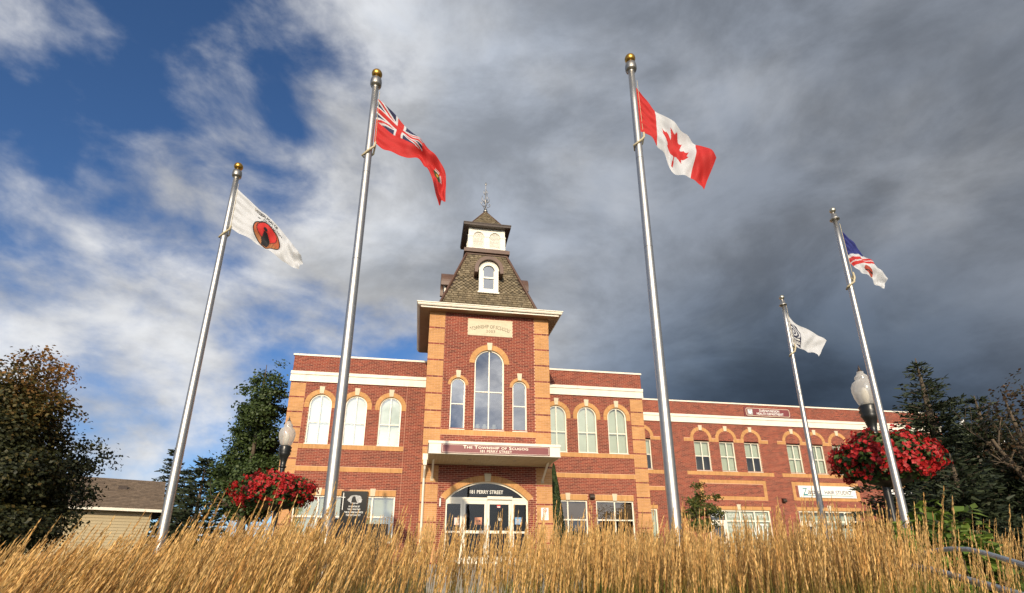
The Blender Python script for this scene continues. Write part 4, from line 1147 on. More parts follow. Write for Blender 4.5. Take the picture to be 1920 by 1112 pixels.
# second flag: red ensign
def paint_ensign(U, V):
    c = base(U, RD); a = (U / .50); bb = (V / .50); can = (U < .5) & (V < .5)
    x, y = a * 2 - 1, bb * 2 - 1
    c[can] = NVY
    dg = np.minimum(np.abs(x - y), np.abs(x + y)); c[can & (dg < .26)] = WHT; c[can & (dg < .10)] = RD
    c[can & ((np.abs(x) < .20) | (np.abs(y) < .34))] = WHT; c[can & ((np.abs(x) < .115) | (np.abs(y) < .20))] = RD
    sh = poly_mask(U, V, [(.66, .38), (.84, .38), (.84, .62), (.75, .78), (.66, .62)]); c[sh] = (.03, .06, .015)
    c[sh & (V < .47)] = WHT; c[sh & (V < .47) & ((np.abs(U - .75) < .012) | (np.abs(V - .425) < .02))] = RD
    lf = sh & (np.hypot((U - .75) * 2, (V - .60)) < .07); c[lf] = (.45, .25, .03)
    return c
b = pole(612, 1000, 7.0, 166, (186, 268), .074, .050, .084, 'tall aluminium flagpole with gold ball, second from left, flying the red ensign')
flag(b, [(226, 290), (300, 355), (390, 445), (500, 545), (580, 640), (660, 730), (702, 790), (714, 900), (713, 1037)], [(196, 600), (260, 650), (340, 685), (430, 712), (512, 716), (565, 780), (612, 860), (640, 970), (660, 1030)],
     Z2, paint_ensign, 'red ensign with a union canton streaming from the second pole from the left', amp=.045, waves=2.0, ph=1.0)
# third flag: red and white with the leaf
LEAF = [(0, 1.0), (-.13, .70), (-.17, .66), (-.24, .68), (-.385, .76), (-.28, .27), (-.29, .21), (-.35, .22), (-.545, .44), (-.585, .36), (-.62, .33), (-.68, .33), (-.80, .36), (-.73, .12), (-.73, .07), (-.80, .02), (-.80, -.01), (-.46, -.29), (-.44, -.33), (-.49, -.49), (-.07, -.42), (-.03, -.45), (-.045, -.94)]
LEAF = LEAF + [(-x, y) for x, y in reversed(LEAF[1:])]
def paint_leaf(U, V):
    c = base(U, WHT); c[(U < .25) | (U > .75)] = RD
    c[poly_mask((U - .5) * 4.6, (.5 - V) * 2.45, LEAF)] = RD
    return c
b = pole(1268, 1000, 7.0, 137, (165, 250), .076, .052, .088, 'tallest aluminium flagpole with gold ball, flying the maple leaf flag')
flag(b, [(158, 278), (230, 365), (300, 445), (370, 515), (450, 572), (605, 668), (670, 715), (738, 795)], [(195, 600), (260, 640), (315, 700), (370, 745), (425, 870), (470, 925), (556, 938), (600, 960), (655, 1015)],
     Z3, paint_leaf, 'red and white maple leaf flag on the pole right of the tower', us_t=[0, .12, .25, .36, .48, .75, .87, 1], us_b=[0, .13, .25, .36, .50, .60, .75, .85, 1], amp=.050, waves=1.9, ph=2.6, nu=190, nv=110)
# right pair of poles, smaller
def paint_blue(U, V):
    c = base(U, WHT); s = V + 1.45 * U
    c[s < 1.16] = RD; c[(s > .98) & (s < 1.03)] = WHT; c[s < .86] = WHT; c[s < .76] = (.02, .03, .19)
    c[(s > .86) & (s < .88)] = RD; c[(V > .62) & (s > .86) & (s < 1.0) & (U < .2)] = (.45, .03, .03)
    e = np.hypot((U - .56) * 1.7, (V - .70)); c[e < .20] = (.36, .055, .03)
    c[(e < .20) & (np.abs(V - .70 + (U - .56) * .8) < .028)] = BLK; c[(np.hypot((U - .62) * 1.8, V - .93) < .06)] = (.05, .13, .02)
    return c
b = pole(1713, 1040, 9.5, 413, (434, 512), .056, .036, .052, 'aluminium flagpole with silver ball in front of the right flower basket', False)
flag(b, [(512, 218), (580, 290), (650, 355), (720, 420), (770, 490), (812, 530)], [(570, 430), (640, 480), (700, 530), (760, 580), (798, 592)],
     Z4, paint_blue, 'small white flag with blue and red bands and an emblem, far right pole', amp=.03, waves=1.5, ph=.2)
def paint_logo(U, V):
    c = base(U, WHT); q = poly_mask(U, V, [(.085, .22), (.34, .12), (.40, .34), (.34, .78), (.30, .99), (.10, .86)]); c[q] = (.02, .025, .06)
    r = np.hypot((U - .21) * 1.55, (V - .42)); c[q & (V < .62) & (np.sin(r * 62) > .15) & (r < .30)] = WHT; c[q & (r < .05)] = WHT
    return c
b = pole(1548, 1000, 12.5, 573, (584, 645), .060, .038, .058, 'slim aluminium flagpole with silver ball in front of the hair studio sign', False)
flag(b, [(145, 735), (190, 800), (250, 845), (330, 880), (420, 930)], [(196, 965), (240, 985), (300, 1005), (345, 1020), (362, 1040)],
     Z4, paint_logo, 'small white flag with a dark swirl logo, second pole from the right', amp=.03, waves=1.3, ph=3.0,
     extra=lambda put: (put('DURHAM', .11, .30, .66, .74, 'white', bold=.02), put('REGION', .11, .30, .78, .88, 'white', bold=.02)))

# ------------------------------------------------------------------ street lamps with acorn globes
GLOBE = bpy.data.materials.new('lamp_globe'); GLOBE.use_nodes = True
nt = GLOBE.node_tree; nt.nodes.clear()
_o = nt.nodes.new('ShaderNodeOutputMaterial'); _t = nt.nodes.new('ShaderNodeBsdfTransparent'); _t.inputs[0].default_value = (.93, .92, .90, 1)
_d = nt.nodes.new('ShaderNodeBsdfTranslucent'); _d.inputs[0].default_value = (.90, .88, .84, 1); _g = nt.nodes.new('ShaderNodeBsdfGlossy'); _g.inputs['Roughness'].default_value = .12
_df = nt.nodes.new('ShaderNodeBsdfDiffuse'); _df.inputs[0].default_value = (.88, .86, .82, 1)
_m0 = nt.nodes.new('ShaderNodeMixShader'); _m0.inputs[0].default_value = .5; nt.links.new(_d.outputs[0], _m0.inputs[1]); nt.links.new(_df.outputs[0], _m0.inputs[2])
_lw = nt.nodes.new('ShaderNodeLayerWeight'); _lw.inputs[0].default_value = .35
_mr = nt.nodes.new('ShaderNodeMapRange'); _mr.inputs[3].default_value = .48; _mr.inputs[4].default_value = .80; nt.links.new(_lw.outputs['Facing'], _mr.inputs[0])
_m1 = nt.nodes.new('ShaderNodeMixShader'); nt.links.new(_mr.outputs[0], _m1.inputs[0]); nt.links.new(_t.outputs[0], _m1.inputs[1]); nt.links.new(_m0.outputs[0], _m1.inputs[2])
_m2 = nt.nodes.new('ShaderNodeMixShader'); _m2.inputs[0].default_value = .07; nt.links.new(_m1.outputs[0], _m2.inputs[1]); nt.links.new(_g.outputs[0], _m2.inputs[2])
nt.links.new(_m2.outputs[0], _o.inputs[0])
def street_lamp(pos, H, label, arm_rot):
    e = empty('street_lamp', pos, label, 'street lamp', 'acorn-globe lamps')
    g = H - .72                                             # height of the globe seat
    mb = MB(); mb.lathe([(.17, 0), (.17, .12), (.13, .16), (.12, .5), (.085, .62), (.07, .75), (.062, .8), (.055, g - .55), (.06, g - .50)], 0, 0, 16); mb.build('post', 'lamp_black', e, True)
    mb = MB(); mb.lathe([(.055, g - .52), (.085, g - .49), (.062, g - .46), (.07, g - .36), (.10, g - .24), (.135, g - .18), (.12, g - .15), (.15, g - .11), (.125, g - .07), (.145, g - .03), (.12, g)], 0, 0, 20); mb.build('capital', 'lamp_black', e, True)
    pr = [(.105, g), (.13, g + .05), (.165, g + .15), (.182, g + .25), (.178, g + .33), (.15, g + .40), (.105, g + .435), (.09, g + .455), (.10, g + .475), (.095, g + .51), (.06, g + .545), (.05, g + .57), (.052, g + .59), (.03, g + .60)]
    mb = MB(); mb.lathe(pr, 0, 0, 28); mb.build('globe', GLOBE, e, True)
    mb = MB(); mb.lathe([(.045, g), (.045, g + .10), (.06, g + .11), (.06, g + .22), (.03, g + .30), (.01, g + .31)], 0, 0, 14); mb.build('lamp_fitting', 'white_wood', e, True)
    mb = MB(); mb.lathe([(.035, g + .595), (.04, g + .61), (.015, g + .63), (.022, g + .65), (.01, g + .68), (.002, g + .72)], 0, 0, 12); mb.build('finial', 'dark_brown', e, True)
    mb = MB(); c, s = cos(arm_rot), sin(arm_rot); mb.tube([(-.36 * c, -.36 * s, g - .72), (.36 * c, .36 * s, g - .72)], .013, 6); mb.build('banner_arm', 'lamp_black', e)
    return e
LEAFM = mat('begonia_leaf', (.05, .09, .02), .55, rnd=[(.030, .062, .014), (.055, .10, .022), (.085, .13, .030), (.04, .075, .02)], transl=.2)
FLOWM = mat('begonia_flower', (.55, .02, .02), .55, rnd=[(.38, .008, .012), (.50, .014, .016), (.30, .006, .010), (.60, .030, .026)], transl=.25)
def leaf_quads(C, N, S, jitter=.5, ratio=.55):
    """pointed leaf faces (kite) centred at C, facing about N, sized S"""
    n = len(C); N = N + rng.normal(0, jitter, (n, 3)); N /= np.linalg.norm(N, axis=1)[:, None] + 1e-9
    R = rng.normal(0, 1, (n, 3)); T = np.cross(N, R); T /= np.linalg.norm(T, axis=1)[:, None] + 1e-9; Bv = np.cross(N, T)
    S = np.asarray(S).reshape(-1, 1)
    V = np.stack([C - T * S * .5, C - Bv * S * ratio * .5 + T * S * .05 + N * S * .08, C + T * S * .5, C + Bv * S * ratio * .5 + T * S * .05 + N * S * .08], 1).reshape(-1, 3)
    return V, np.arange(4 * n).reshape(n, 4)
def flower_basket(pos, rx, rz, label, seed):
    rg = np.random.default_rng(seed); e = empty('hanging_basket', pos, label, 'flower basket', 'red flower baskets on the lamp posts')
    mb = MB(); mb.lathe([(.06, -rz * .95), (rx * .40, -rz * .80), (rx * .60, -rz * .35), (rx * .62, -rz * .2)], 0, 0, 20); mb.build('bowl', 'dark_brown', e, True)
    def shell(n, lo, hi, zmin):
        d = rg.normal(0, 1, (n * 3, 3)); d /= np.linalg.norm(d, axis=1)[:, None]; d = d[d[:, 2] > zmin][:n]
        lump = 1 + .10 * np.sin(d[:, 0] * 7 + seed) * np.cos(d[:, 1] * 6 + 1) + .07 * np.sin(d[:, 2] * 11 + d[:, 0] * 5)
        r = rg.uniform(lo, hi, len(d)) * lump
        flat = np.where(d[:, 2] > 0, 1.0, .95)
        return d * r[:, None] * np.array([rx, rx, rz]) * flat[:, None], d
    P, N = shell(3200, .62, .97, -.85); V, Fc = leaf_quads(P, N + np.array([0, 0, .4]), rg.uniform(.06, .12, len(P)), .7, .7)
    o = link('foliage', np_mesh('foliage', V, Fc), LEAFM, e); o['kind'] = 'stuff'
    # flower heads come in drooping sprays of several blossoms
    P, N = shell(430, .90, 1.04, -.62); Vs, Fs, off = [], [], 0
    for p, nrm in zip(P, N):
        k = rg.integers(3, 7)
        q = p + rg.normal(0, .028, (k, 3)) - np.array([0, 0, 1]) * np.abs(rg.normal(0, .03, (k, 1)))
        for c in q:
            s = rg.uniform(.022, .036)
            # blossom: four overlapping petals folded about a centre
            up = nrm + rg.normal(0, .45, 3); up /= np.linalg.norm(up); t = np.cross(up, rg.normal(0, 1, 3)); t /= np.linalg.norm(t); bb = np.cross(up, t)
            for a in range(4):
                q0 = a * pi / 2; d1 = cos(q0) * t + sin(q0) * bb; d2 = cos(q0 + .75) * t + sin(q0 + .75) * bb; d3 = cos(q0 - .75) * t + sin(q0 - .75) * bb
                Vs += [c, c + d3 * s * .8 + up * s * .35, c + d1 * s * 1.15 + up * s * .25, c + d2 * s * .8 + up * s * .35]; Fs.append((off, off + 1, off + 2, off + 3)); off += 4
    o = link('blossoms', np_mesh('blossoms', Vs, Fs), FLOWM, e); o['kind'] = 'stuff'
    return e
p = at(1636, 860, 10.5); g = gz(p.x, p.y)
p2 = at(1617, 720, 10.5)
street_lamp((p2.x, p2.y, g), 3.27 - g, 'black lamp post with frosted acorn globe rising through the right flower basket', radians(-47))
c = at(1661, 862, 10.45); flower_basket((p2.x + .02, p2.y - .08, c.z), .74, .45, 'large red begonia basket on the right lamp post, behind the far-right flagpole', 5)
p = at(540, 805, 13.5); g = gz(p.x, p.y)
street_lamp((p.x, p.y, g), 3.36 - g, 'black lamp post with frosted acorn globe at the left corner of the building', radians(-12))
c = at(517, 922, 13.3); flower_basket((c.x, c.y, c.z), .88, .44, 'red begonia basket on the left lamp post beside the dark maple', 9)

# ------------------------------------------------------------------ memorial stone
c = at(663, 960, 14.0); g = gz(c.x, c.y)
e = empty('memorial_stone', (c.x, c.y, g), 'black granite memorial slab with etched cross, picture and white lettering', 'memorial', rz=radians(-3))
zt = at(663, 922, 14.0).z - g; zl = at(663, 965, 14.0).z - g
Sm = lambda u, z, d: (u, -.12 - d, z)
mb = MB(); mb.box(-.31, .31, -.12, .12, 0.05, zt); mb.build('slab', 'granite', e)
for xa, xb, zz in ((-.80, -.33, zl - .10), (.33, .85, zl - .22)):
    mb = MB(); mb.box(xa, xb, -.11, .11, 0.05, zz); mb.build('wing_slab', 'granite', e)
mb = MB(); mb.box(-.9, .95, -.16, .16, -.1, .05); mb.build('plinth', 'granite', e)
mb = MB(); mb.mbox(Sm, -.262, -.246, zt - .45, zt - .04, 0, .003); mb.mbox(Sm, -.30, -.208, zt - .155, zt - .14, 0, .0035); mb.build('cross', 'white', e)
mb = MB(); rg = np.random.default_rng(4); k = 26
mb.prism(Sm, [(.03 + .17 * cos(2 * pi * i / k) * (1 + .10 * sin(5 * i)), zt - .20 + .105 * sin(2 * pi * i / k) * (1 + .12 * sin(3 * i + 1))) for i in range(k)], 0, .003); mb.build('etched_picture', 'etch', e)
mb = MB(); mb.prism(Sm, [(-.06, zt - .27), (-.045, zt - .16), (-.01, zt - .12), (.03, zt - .13), (.05, zt - .2), (.09, zt - .28)], .003, .0036); mb.build('etched_shade', 'granite', e)
for i, (tx, w) in enumerate((('IN HONOUR OF', .26), ('THOSE WHO PAID', .30), ('THE SUPREME SACRIFICE', .44), ('FOR OUR COUNTRY', .34))):
    lettering('lettering', tx, Sm, .02 - w / 2, .02 + w / 2, zt - .385 - .068 * i, zt - .345 - .068 * i, .004, 'white', e, bold=.012)

# ------------------------------------------------------------------ trees
def limb(mb, p, d, length, r, depth, tips, rg, bend=.25, split=3, rise=.12):
    """one tapering limb that forks; its ends are collected in tips"""
    n = 5; P = [Vector(p)]; d = Vector(d).normalized()
    for i in range(n):
        d = (d + Vector((rg.normal(0, bend), rg.normal(0, bend), rg.normal(0, bend) + rise)) * .35).normalized(); P.append(P[-1] + d * length / n)
    R = [r * (1 - .55 * i / n) for i in range(n + 1)]
    mb.tube(P, R, 7 if r > .05 else 5, caps=False)
    tips.append((P[-1], depth)); tips.append((P[3], depth))
    if depth > 0:
        for k in range(split):
            i = int(rg.integers(2, n + 1)); a = rg.uniform(0, 2 * pi); q = d.orthogonal().normalized(); q = Matrix.Rotation(a, 3, d) @ q
            limb(mb, P[i], d * .75 + q * rg.uniform(.55, 1.0), length * rg.uniform(.55, .75), R[i] * .6, depth - 1, tips, rg, bend, split, rise)
def crown_points(rg, lobes, n, clump=.28, per=26):
    """leaf positions in clumps spread through several lobes (centre, radii)"""
    vol = np.array([l[1][0] * l[1][1] * l[1][2] for l in lobes]); pick = rg.choice(len(lobes), size=n // per, p=vol / vol.sum())
    C = []; O = []
    for k in pick:
        c, r = np.array(lobes[k][0]), np.array(lobes[k][1]); d = rg.normal(0, 1, 3); d /= np.linalg.norm(d)
        q = c + d * r * rg.uniform(.45, 1.02) ** .6
        m_ = int(per * rg.uniform(.6, 1.4)); s = clump * rg.uniform(.6, 1.3)
        pts = q + np.clip(rg.normal(0, 1, (m_, 3)), -1.6, 1.6) * np.array([s, s, s * .6]); C.append(pts); O.append(np.repeat((d * .8 + np.array([0, 0, .5]))[None], m_, 0))
    return np.concatenate(C), np.concatenate(O)
def leafy_tree(name, pos, trunk_h, trunk_r, lobes, n_leaves, leaf, leaf_mat, label, seed, spread=(1.4, 4, 3), group=None, clump=.28, ratio=.75, limb_len=2.2, tint=None):
    rg = np.random.default_rng(seed); e = empty(name, pos, label, 'tree', group)
    mb = MB(); tips = []
    P = [(0, 0, -.1), (.03, .02, trunk_h * .5), (.0, .05, trunk_h)]; mb.tube(P, [trunk_r * 1.25, trunk_r, trunk_r * .85], 10)
    for k in range(spread[1]):
        a = 2 * pi * k / spread[1] + rg.uniform(-.3, .3)
        limb(mb, (0, 0, trunk_h * rg.uniform(.8, 1.0)), (cos(a) * .6, sin(a) * .6, 1.0), limb_len, trunk_r * .6, spread[2] - 1, tips, rg)
    top = max(l[0][2] + l[1][2] for l in lobes)
    mb.tube([(0, 0, trunk_h), (.05, 0, (trunk_h + top) / 2), (0, .05, top * .94)], [trunk_r * .8, trunk_r * .4, trunk_r * .08], 7)
    mb.build('trunk', 'bark', e, True)
    C, O = crown_points(rg, lobes, n_leaves, clump)
    V, Fc = leaf_quads(C, O, rg.uniform(.7, 1.3, len(C)) * leaf, .5, ratio)
    cc = None if tint is None else np.repeat(tint(C, rg), 4, 0)
    o = link('crown', np_mesh('crown', V, Fc, cc), leaf_mat, e); o['kind'] = 'stuff'
    return e
def conifer(name, pos, H, R, label, seed, leaf_mat, tiers=26, group=None, density=1.0, droop=.35, open_=1.0, needle=.10, power=.9, z0=.05):
    """spruce: whorls of boughs, every bough with side twigs set with needle tufts"""
    rg = np.random.default_rng(seed); e = empty(name, pos, label, 'tree', group)
    mb = MB(); mb.tube([(0, 0, -.1), (0, 0, H * .5), (0, 0, H)], [R * .06 + .03, R * .04 + .02, .012], 8)
    Cs, Ds = [], []
    for t in range(tiers):
        f = z0 + (1 - z0) * (t + rg.uniform(-.3, .3)) / tiers; f = min(max(f, z0), .985); L = R * (1 - f) ** power * rg.uniform(.85, 1.12) + .05
        nb_ = int(max(4, 5 + 5 * (1 - f)))
        for k in range(nb_):
            a = 2 * pi * k / nb_ + rg.uniform(-.35, .35) + t; l = L * rg.uniform(.72, 1.12)
            n = max(4, int(l / .10 * density)); s = np.linspace(.08, 1, n)
            z = H * f + s * l * (.22 * f) - droop * l * (s ** 1.6) * (1 - f * .7) + (s ** 4) * l * .10
            B = np.stack([np.cos(a) * s * l, np.sin(a) * s * l, z], 1)
            mb.tube([tuple(B[0] * np.array([.1, .1, 1])), tuple(B[n // 2]), tuple(B[-1])], [.02 * l / R + .006, .008, .003], 4, caps=False)
            side = np.array([-np.sin(a), np.cos(a), 0]); out = np.array([np.cos(a), np.sin(a), 0])
            for j in range(n):
                w = l * .30 * (1 - s[j] * .75) * open_ + .05
                m_ = max(3, int(w / .05 * density))
                q = rg.uniform(-1, 1, m_)
                P = B[j] + side * (q * w)[:, None] + out * (np.abs(q) * w * .45)[:, None] + np.array([0, 0, 1]) * (-np.abs(q) * w * .25 + rg.normal(0, .03, m_))[:, None]
                D = side * np.sign(q)[:, None] * .8 + out * .9 + np.array([0, 0, .15]) + rg.normal(0, .35, (m_, 3)); Cs.append(P); Ds.append(D)
    C = np.concatenate(Cs); D = np.concatenate(Ds); D /= np.linalg.norm(D, axis=1)[:, None]; n = len(C)
    S = (rg.uniform(.7, 1.4, n) * needle)[:, None]; W = np.cross(D, rg.normal(0, 1, (n, 3))); W /= np.linalg.norm(W, axis=1)[:, None] + 1e-9
    V = np.stack([C - W * S * .18, C + W * S * .18, C + D * S + W * S * .06, C + D * S - W * S * .06], 1).reshape(-1, 3)
    mb.build('trunk', 'bark', e, True)
    o = link('crown', np_mesh('crown', V, np.arange(4 * n).reshape(n, 4)), leaf_mat, e); o['kind'] = 'stuff'
    return e
M_AUT = mat('leaf_autumn', (.1, .05, .02), .6, rnd=[(.030, .030, .010), (.060, .032, .012), (.09, .045, .015), (.035, .034, .011), (.025, .028, .009), (.07, .034, .012)], transl=.25)
M_TINT = mat('leaf_turning_shaded', (1, 1, 1), .6, attr='tint', transl=.25)
M_MAP = mat('leaf_maple', (.05, .08, .02), .55, rnd=[(.030, .052, .012), (.048, .078, .018), (.070, .105, .024), (.038, .062, .014)], transl=.22)
M_SPR = mat('needle', (.03, .05, .02), .7, rnd=[(.013, .022, .008), (.020, .032, .010), (.030, .043, .013), (.017, .027, .009)])  # greens darkened to hold the shade on the right-hand spruces
M_CED = mat('cedar', (.04, .07, .02), .7, rnd=[(.022, .042, .012), (.036, .062, .016), (.05, .078, .02)])
M_LOC = mat('leaf_locust', (.1, .13, .02), .6, rnd=[(.085, .11, .020), (.13, .15, .030), (.06, .085, .016), (.18, .15, .03)], transl=.3)
M_HYD = mat('leaf_lime', (.12, .2, .03), .5, rnd=[(.10, .17, .025), (.15, .23, .035), (.20, .28, .05), (.08, .13, .02)], transl=.3)
def rel(px, py, D, base): return tuple(at(px, py, D) - Vector(base))
# left: autumn maple, near; crown top turned orange, shade painted into lower leaves
p = at(40, 900, 15.5); base = (p.x - .4, p.y, gz(p.x, p.y)); B0 = Vector(base)
def lobes_from(spots, D, base, px_per_m, rg, depth=1.0, flat=.75):
    out = []
    for x, y, r in spots:
        rr = r / px_per_m; out.append((rel(x, y, D + rg.uniform(-depth, depth), base), (rr, rr * 1.15, rr * flat)))
    return out
lb = lobes_from([(78, 664, 14), (52, 682, 20), (102, 694, 20), (20, 704, 26), (74, 722, 28), (128, 702, 10), (38, 752, 38), (100, 764, 28), (130, 792, 14), (156, 776, 9), (-10, 742, 40), (0, 805, 50), (58, 812, 44), (112, 832, 28), (160, 832, 17), (190, 852, 15), (205, 872, 9), (150, 872, 26), (88, 884, 44), (18, 884, 60), (182, 907, 12), (130, 925, 32), (60, 945, 48), (0, 955, 55), (105, 975, 28), (-60, 800, 60), (-60, 900, 70), (150, 950, 14), (15, 990, 45), (-35, 1000, 60), (70, 1000, 28), (45, 900, 45)],
                15.5, base, 76, np.random.default_rng(2))
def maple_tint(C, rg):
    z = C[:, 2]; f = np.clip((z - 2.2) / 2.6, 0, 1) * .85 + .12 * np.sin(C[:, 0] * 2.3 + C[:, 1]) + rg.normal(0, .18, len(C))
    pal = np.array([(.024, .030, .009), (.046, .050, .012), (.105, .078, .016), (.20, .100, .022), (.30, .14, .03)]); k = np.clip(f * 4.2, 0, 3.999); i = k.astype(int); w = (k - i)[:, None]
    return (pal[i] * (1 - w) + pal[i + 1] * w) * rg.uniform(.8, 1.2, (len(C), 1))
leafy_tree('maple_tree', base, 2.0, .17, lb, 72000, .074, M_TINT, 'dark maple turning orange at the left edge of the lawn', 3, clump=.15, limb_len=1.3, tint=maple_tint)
# left: taller green maple by the building corner
p = at(455, 960, 29); base = (p.x, p.y, 0.0)
lb = lobes_from([(526, 686, 8), (516, 706, 12), (490, 712, 18), (526, 732, 16), (460, 727, 11), (500, 747, 27), (455, 757, 13), (480, 777, 28), (515, 777, 20), (440, 802, 9), (470, 812, 29), (505, 817, 26), (430, 832, 11), (455, 852, 28), (495, 852, 30), (415, 872, 11), (404, 857, 6), (440, 892, 33), (485, 892, 38), (420, 917, 22), (470, 937, 45), (520, 902, 25), (402, 942, 16), (525, 862, 15)],
                29, base, 38, np.random.default_rng(4), 1.4, .85)
leafy_tree('maple_tree', base, 2.4, .2, lb, 36000, .145, M_MAP, 'tall dark green maple beside the left corner of the brick building', 6, clump=.20, limb_len=1.5)
# left: spruces
for k, (px, py, D, rr, lab) in enumerate(((388, 858, 31, 2.0, 'dark spruce half hidden behind the green maple'), (331, 838, 44, 1.65, 'taller of two far slim spruces behind the house'), (352, 877, 43, 1.35, 'shorter of two far slim spruces behind the house'))):
    t_ = at(px, py, D); conifer('spruce_tree', (t_.x, t_.y, 0), t_.z, rr, lab, 21 + k, M_SPR, tiers=24, group='spruces on the left', density=.55, needle=.26, power=.75, droop=.25)
# right: the big spruces behind the basket, shade put into their needle colour
for k, (px, py, D, rr, tiers, lab) in enumerate(((1716, 672, 20, 3.3, 28, 'tallest dark spruce right of the flower basket'), (1826, 742, 19, 3.0, 24, 'broad dark spruce in the middle of the right clump'), (1905, 830, 17.5, 2.7, 22, 'low dark spruce at the right edge'), (1780, 850, 16.5, 2.2, 20, 'short dark spruce in front of the right clump'))):
    t_ = at(px, py, D); g = gz(t_.x, t_.y); conifer('spruce_tree', (t_.x, t_.y, g), t_.z - g, rr, lab, 31 + k, M_SPR, tiers=tiers, group='spruces on the right', density=1.35, needle=.13, droop=.30, power=(1.02, .88, .75, .75)[k])
p = at(1935, 900, 17.0); base = (p.x, p.y, gz(p.x, p.y))
lb = [(rel(1915, 800, 17, base), (.75, .8, .55)), (rel(1950, 740, 17, base), (.8, .8, .5)), (rel(1885, 845, 17, base), (.35, .4, .25)), (rel(1960, 850, 17, base), (1.0, 1.0, .7))]
leafy_tree('autumn_tree', base, 2.2, .12, lb, 1700, .09, M_AUT, 'thin bare-twigged autumn tree at the right edge of the picture', 8, spread=(1.2, 4, 3), clump=.2, limb_len=1.4)
# small tree in front of the long wing
p = at(1310, 985, 16.0); base = (p.x, p.y, gz(p.x, p.y))
lb = [(rel(1308, 915, 16, base), (.16, .16, .14)), (rel(1300, 940, 16, base), (.30, .3, .10)), (rel(1335, 935, 16, base), (.25, .25, .08)), (rel(1318, 955, 16, base), (.42, .4, .14)), (rel(1295, 965, 16, base), (.36, .3, .12)), (rel(1340, 962, 16, base), (.3, .3, .09)), (rel(1318, 985, 16, base), (.45, .4, .15)), (rel(1310, 930, 16, base), (.14, .14, .14))]
leafy_tree('young_tree', base, .9, .04, lb, 4600, .062, M_LOC, 'small yellow-green young tree in front of the long brick wing', 12, spread=(1, 3, 2), clump=.065, limb_len=.7)
# columnar cedar in the corner of the tower
rg = np.random.default_rng(5)
e = empty('columnar_cedar', (5.30, 0.95, 0), 'narrow dark green columnar cedar against the right side of the tower', 'tree')
n = 9000; f = rg.uniform(0, 1, n) ** .8; a = rg.uniform(0, 2 * pi, n); H = 3.85; rr = .38 * np.clip((1 - f) * 1.5, 0, 1) ** .75 * rg.uniform(.75, 1.05, n)
C = np.stack([rr * np.cos(a), rr * np.sin(a), f * H], 1); V, Fc = leaf_quads(C, np.stack([np.cos(a), np.sin(a), .3 + 0 * a], 1), rg.uniform(.06, .11, n), .5, .5)
o = link('crown', np_mesh('crown', V, Fc), M_CED, e); o['kind'] = 'stuff'
mb = MB(); mb.tube([(0, 0, -.05), (0, 0, 3.5)], [.06, .01], 7); mb.build('trunk', 'bark', e)
# hedge under the windows right of the tower
def shrub(name, pos, r, n, leaf, m_, label, cat, seed, stems=5, group=None, lump=.15):
    rg = np.random.default_rng(seed); e = empty(name, pos, label, cat, group)
    d = rg.normal(0, 1, (n, 3)); d /= np.linalg.norm(d, axis=1)[:, None]; d[:, 2] = np.abs(d[:, 2])
    q = 1 + lump * np.sin(d[:, 0] * 5 + seed) * np.cos(d[:, 1] * 4 + seed) + lump * .6 * np.sin(d[:, 2] * 9 + d[:, 0] * 6)
    P = d * (rg.uniform(.55, 1.0, n) ** .5 * q)[:, None] * np.array(r)
    V, Fc = leaf_quads(P, d + np.array([0, 0, .5]), rg.uniform(.7, 1.3, n) * leaf, .6, .7)
    o = link('foliage', np_mesh('foliage', V, Fc), m_, e); o['kind'] = 'stuff'
    mb = MB()
    for k in range(stems):
        a = 2 * pi * k / stems; mb.tube([(0, 0, -.02), (cos(a) * r[0] * .3, sin(a) * r[1] * .3, r[2] * .5), (cos(a) * r[0] * .55, sin(a) * r[1] * .55, r[2] * .8)], [.02, .012, .005], 5)
    o = mb.build('stems', 'bark', e); return e
for k, x in enumerate((6.6, 7.7, 8.8, 9.9, 11.0, 12.1)):
    shrub('hedge_shrub', (x, 3.2 + (3.6 if x > 10.9 else 0), 0), (.62, .5, 1.42 + .1 * sin(k * 2)), 2600, .08, M_CED, 'dark green clipped shrub under the right-hand windows, %s from the tower' % ['first', 'second', 'third', 'fourth', 'fifth', 'sixth'][k], 'shrub', 40 + k, group='clipped shrubs along the right wing')
for k, (px, D, r, lab) in enumerate(((1662, 8.2, (.62, .5, .55), 'lime green leafy shrub left of the far-right flagpole'), (1735, 8.4, (.60, .55, .62), 'lime green leafy shrub right of the far-right flagpole'), (1800, 8.0, (.55, .5, .5), 'lime green leafy shrub above the handrail'))):
    t_ = at(px, (985, 972, 990)[k], D); g = gz(t_.x, t_.y)
    shrub('leafy_shrub', (t_.x, t_.y, g), (r[0], r[1], t_.z - g), 2600, .13, M_HYD, lab, 'shrub', 50 + k, group='lime green shrubs')

# ------------------------------------------------------------------ house on the left, cupola far right
hp = at(205, 990, 33); e = empty('house', (hp.x, hp.y, 0), 'low house with brown shingle roof and cream siding on the left', 'house', rz=radians(25))
M_ROOF = mat('asphalt_shingle', (.11, .085, .062), .9, var=.3, vscale=5, rnd=[(.16, .115, .080), (.22, .16, .11), (.19, .135, .092)]); M_SID = mat('siding', (.42, .34, .20), .6, var=.05, vscale=2)
HX0, HX1 = -7.5, 1.9; ez = 2.32; rz_ = 3.95; hd = 3.0
mb = MB(); mb.box(HX0 + .4, HX1 - .4, -hd + .4, hd - .4, 0, ez + .02); mb.build('wall', M_SID, e)
for i in range(17):
    mb = MB(); z = .1 + i * .13; mb.add([(HX0 + .38, -hd + .37, z), (HX1 - .38, -hd + .37, z), (HX1 - .38, -hd + .395, z + .128), (HX0 + .38, -hd + .395, z + .128), (HX0 + .38, -hd + .40, z), (HX1 - .38, -hd + .40, z)], [(0, 1, 2, 3), (4, 5, 1, 0)]); mb.build('siding_board', M_SID, e)
mb = MB()
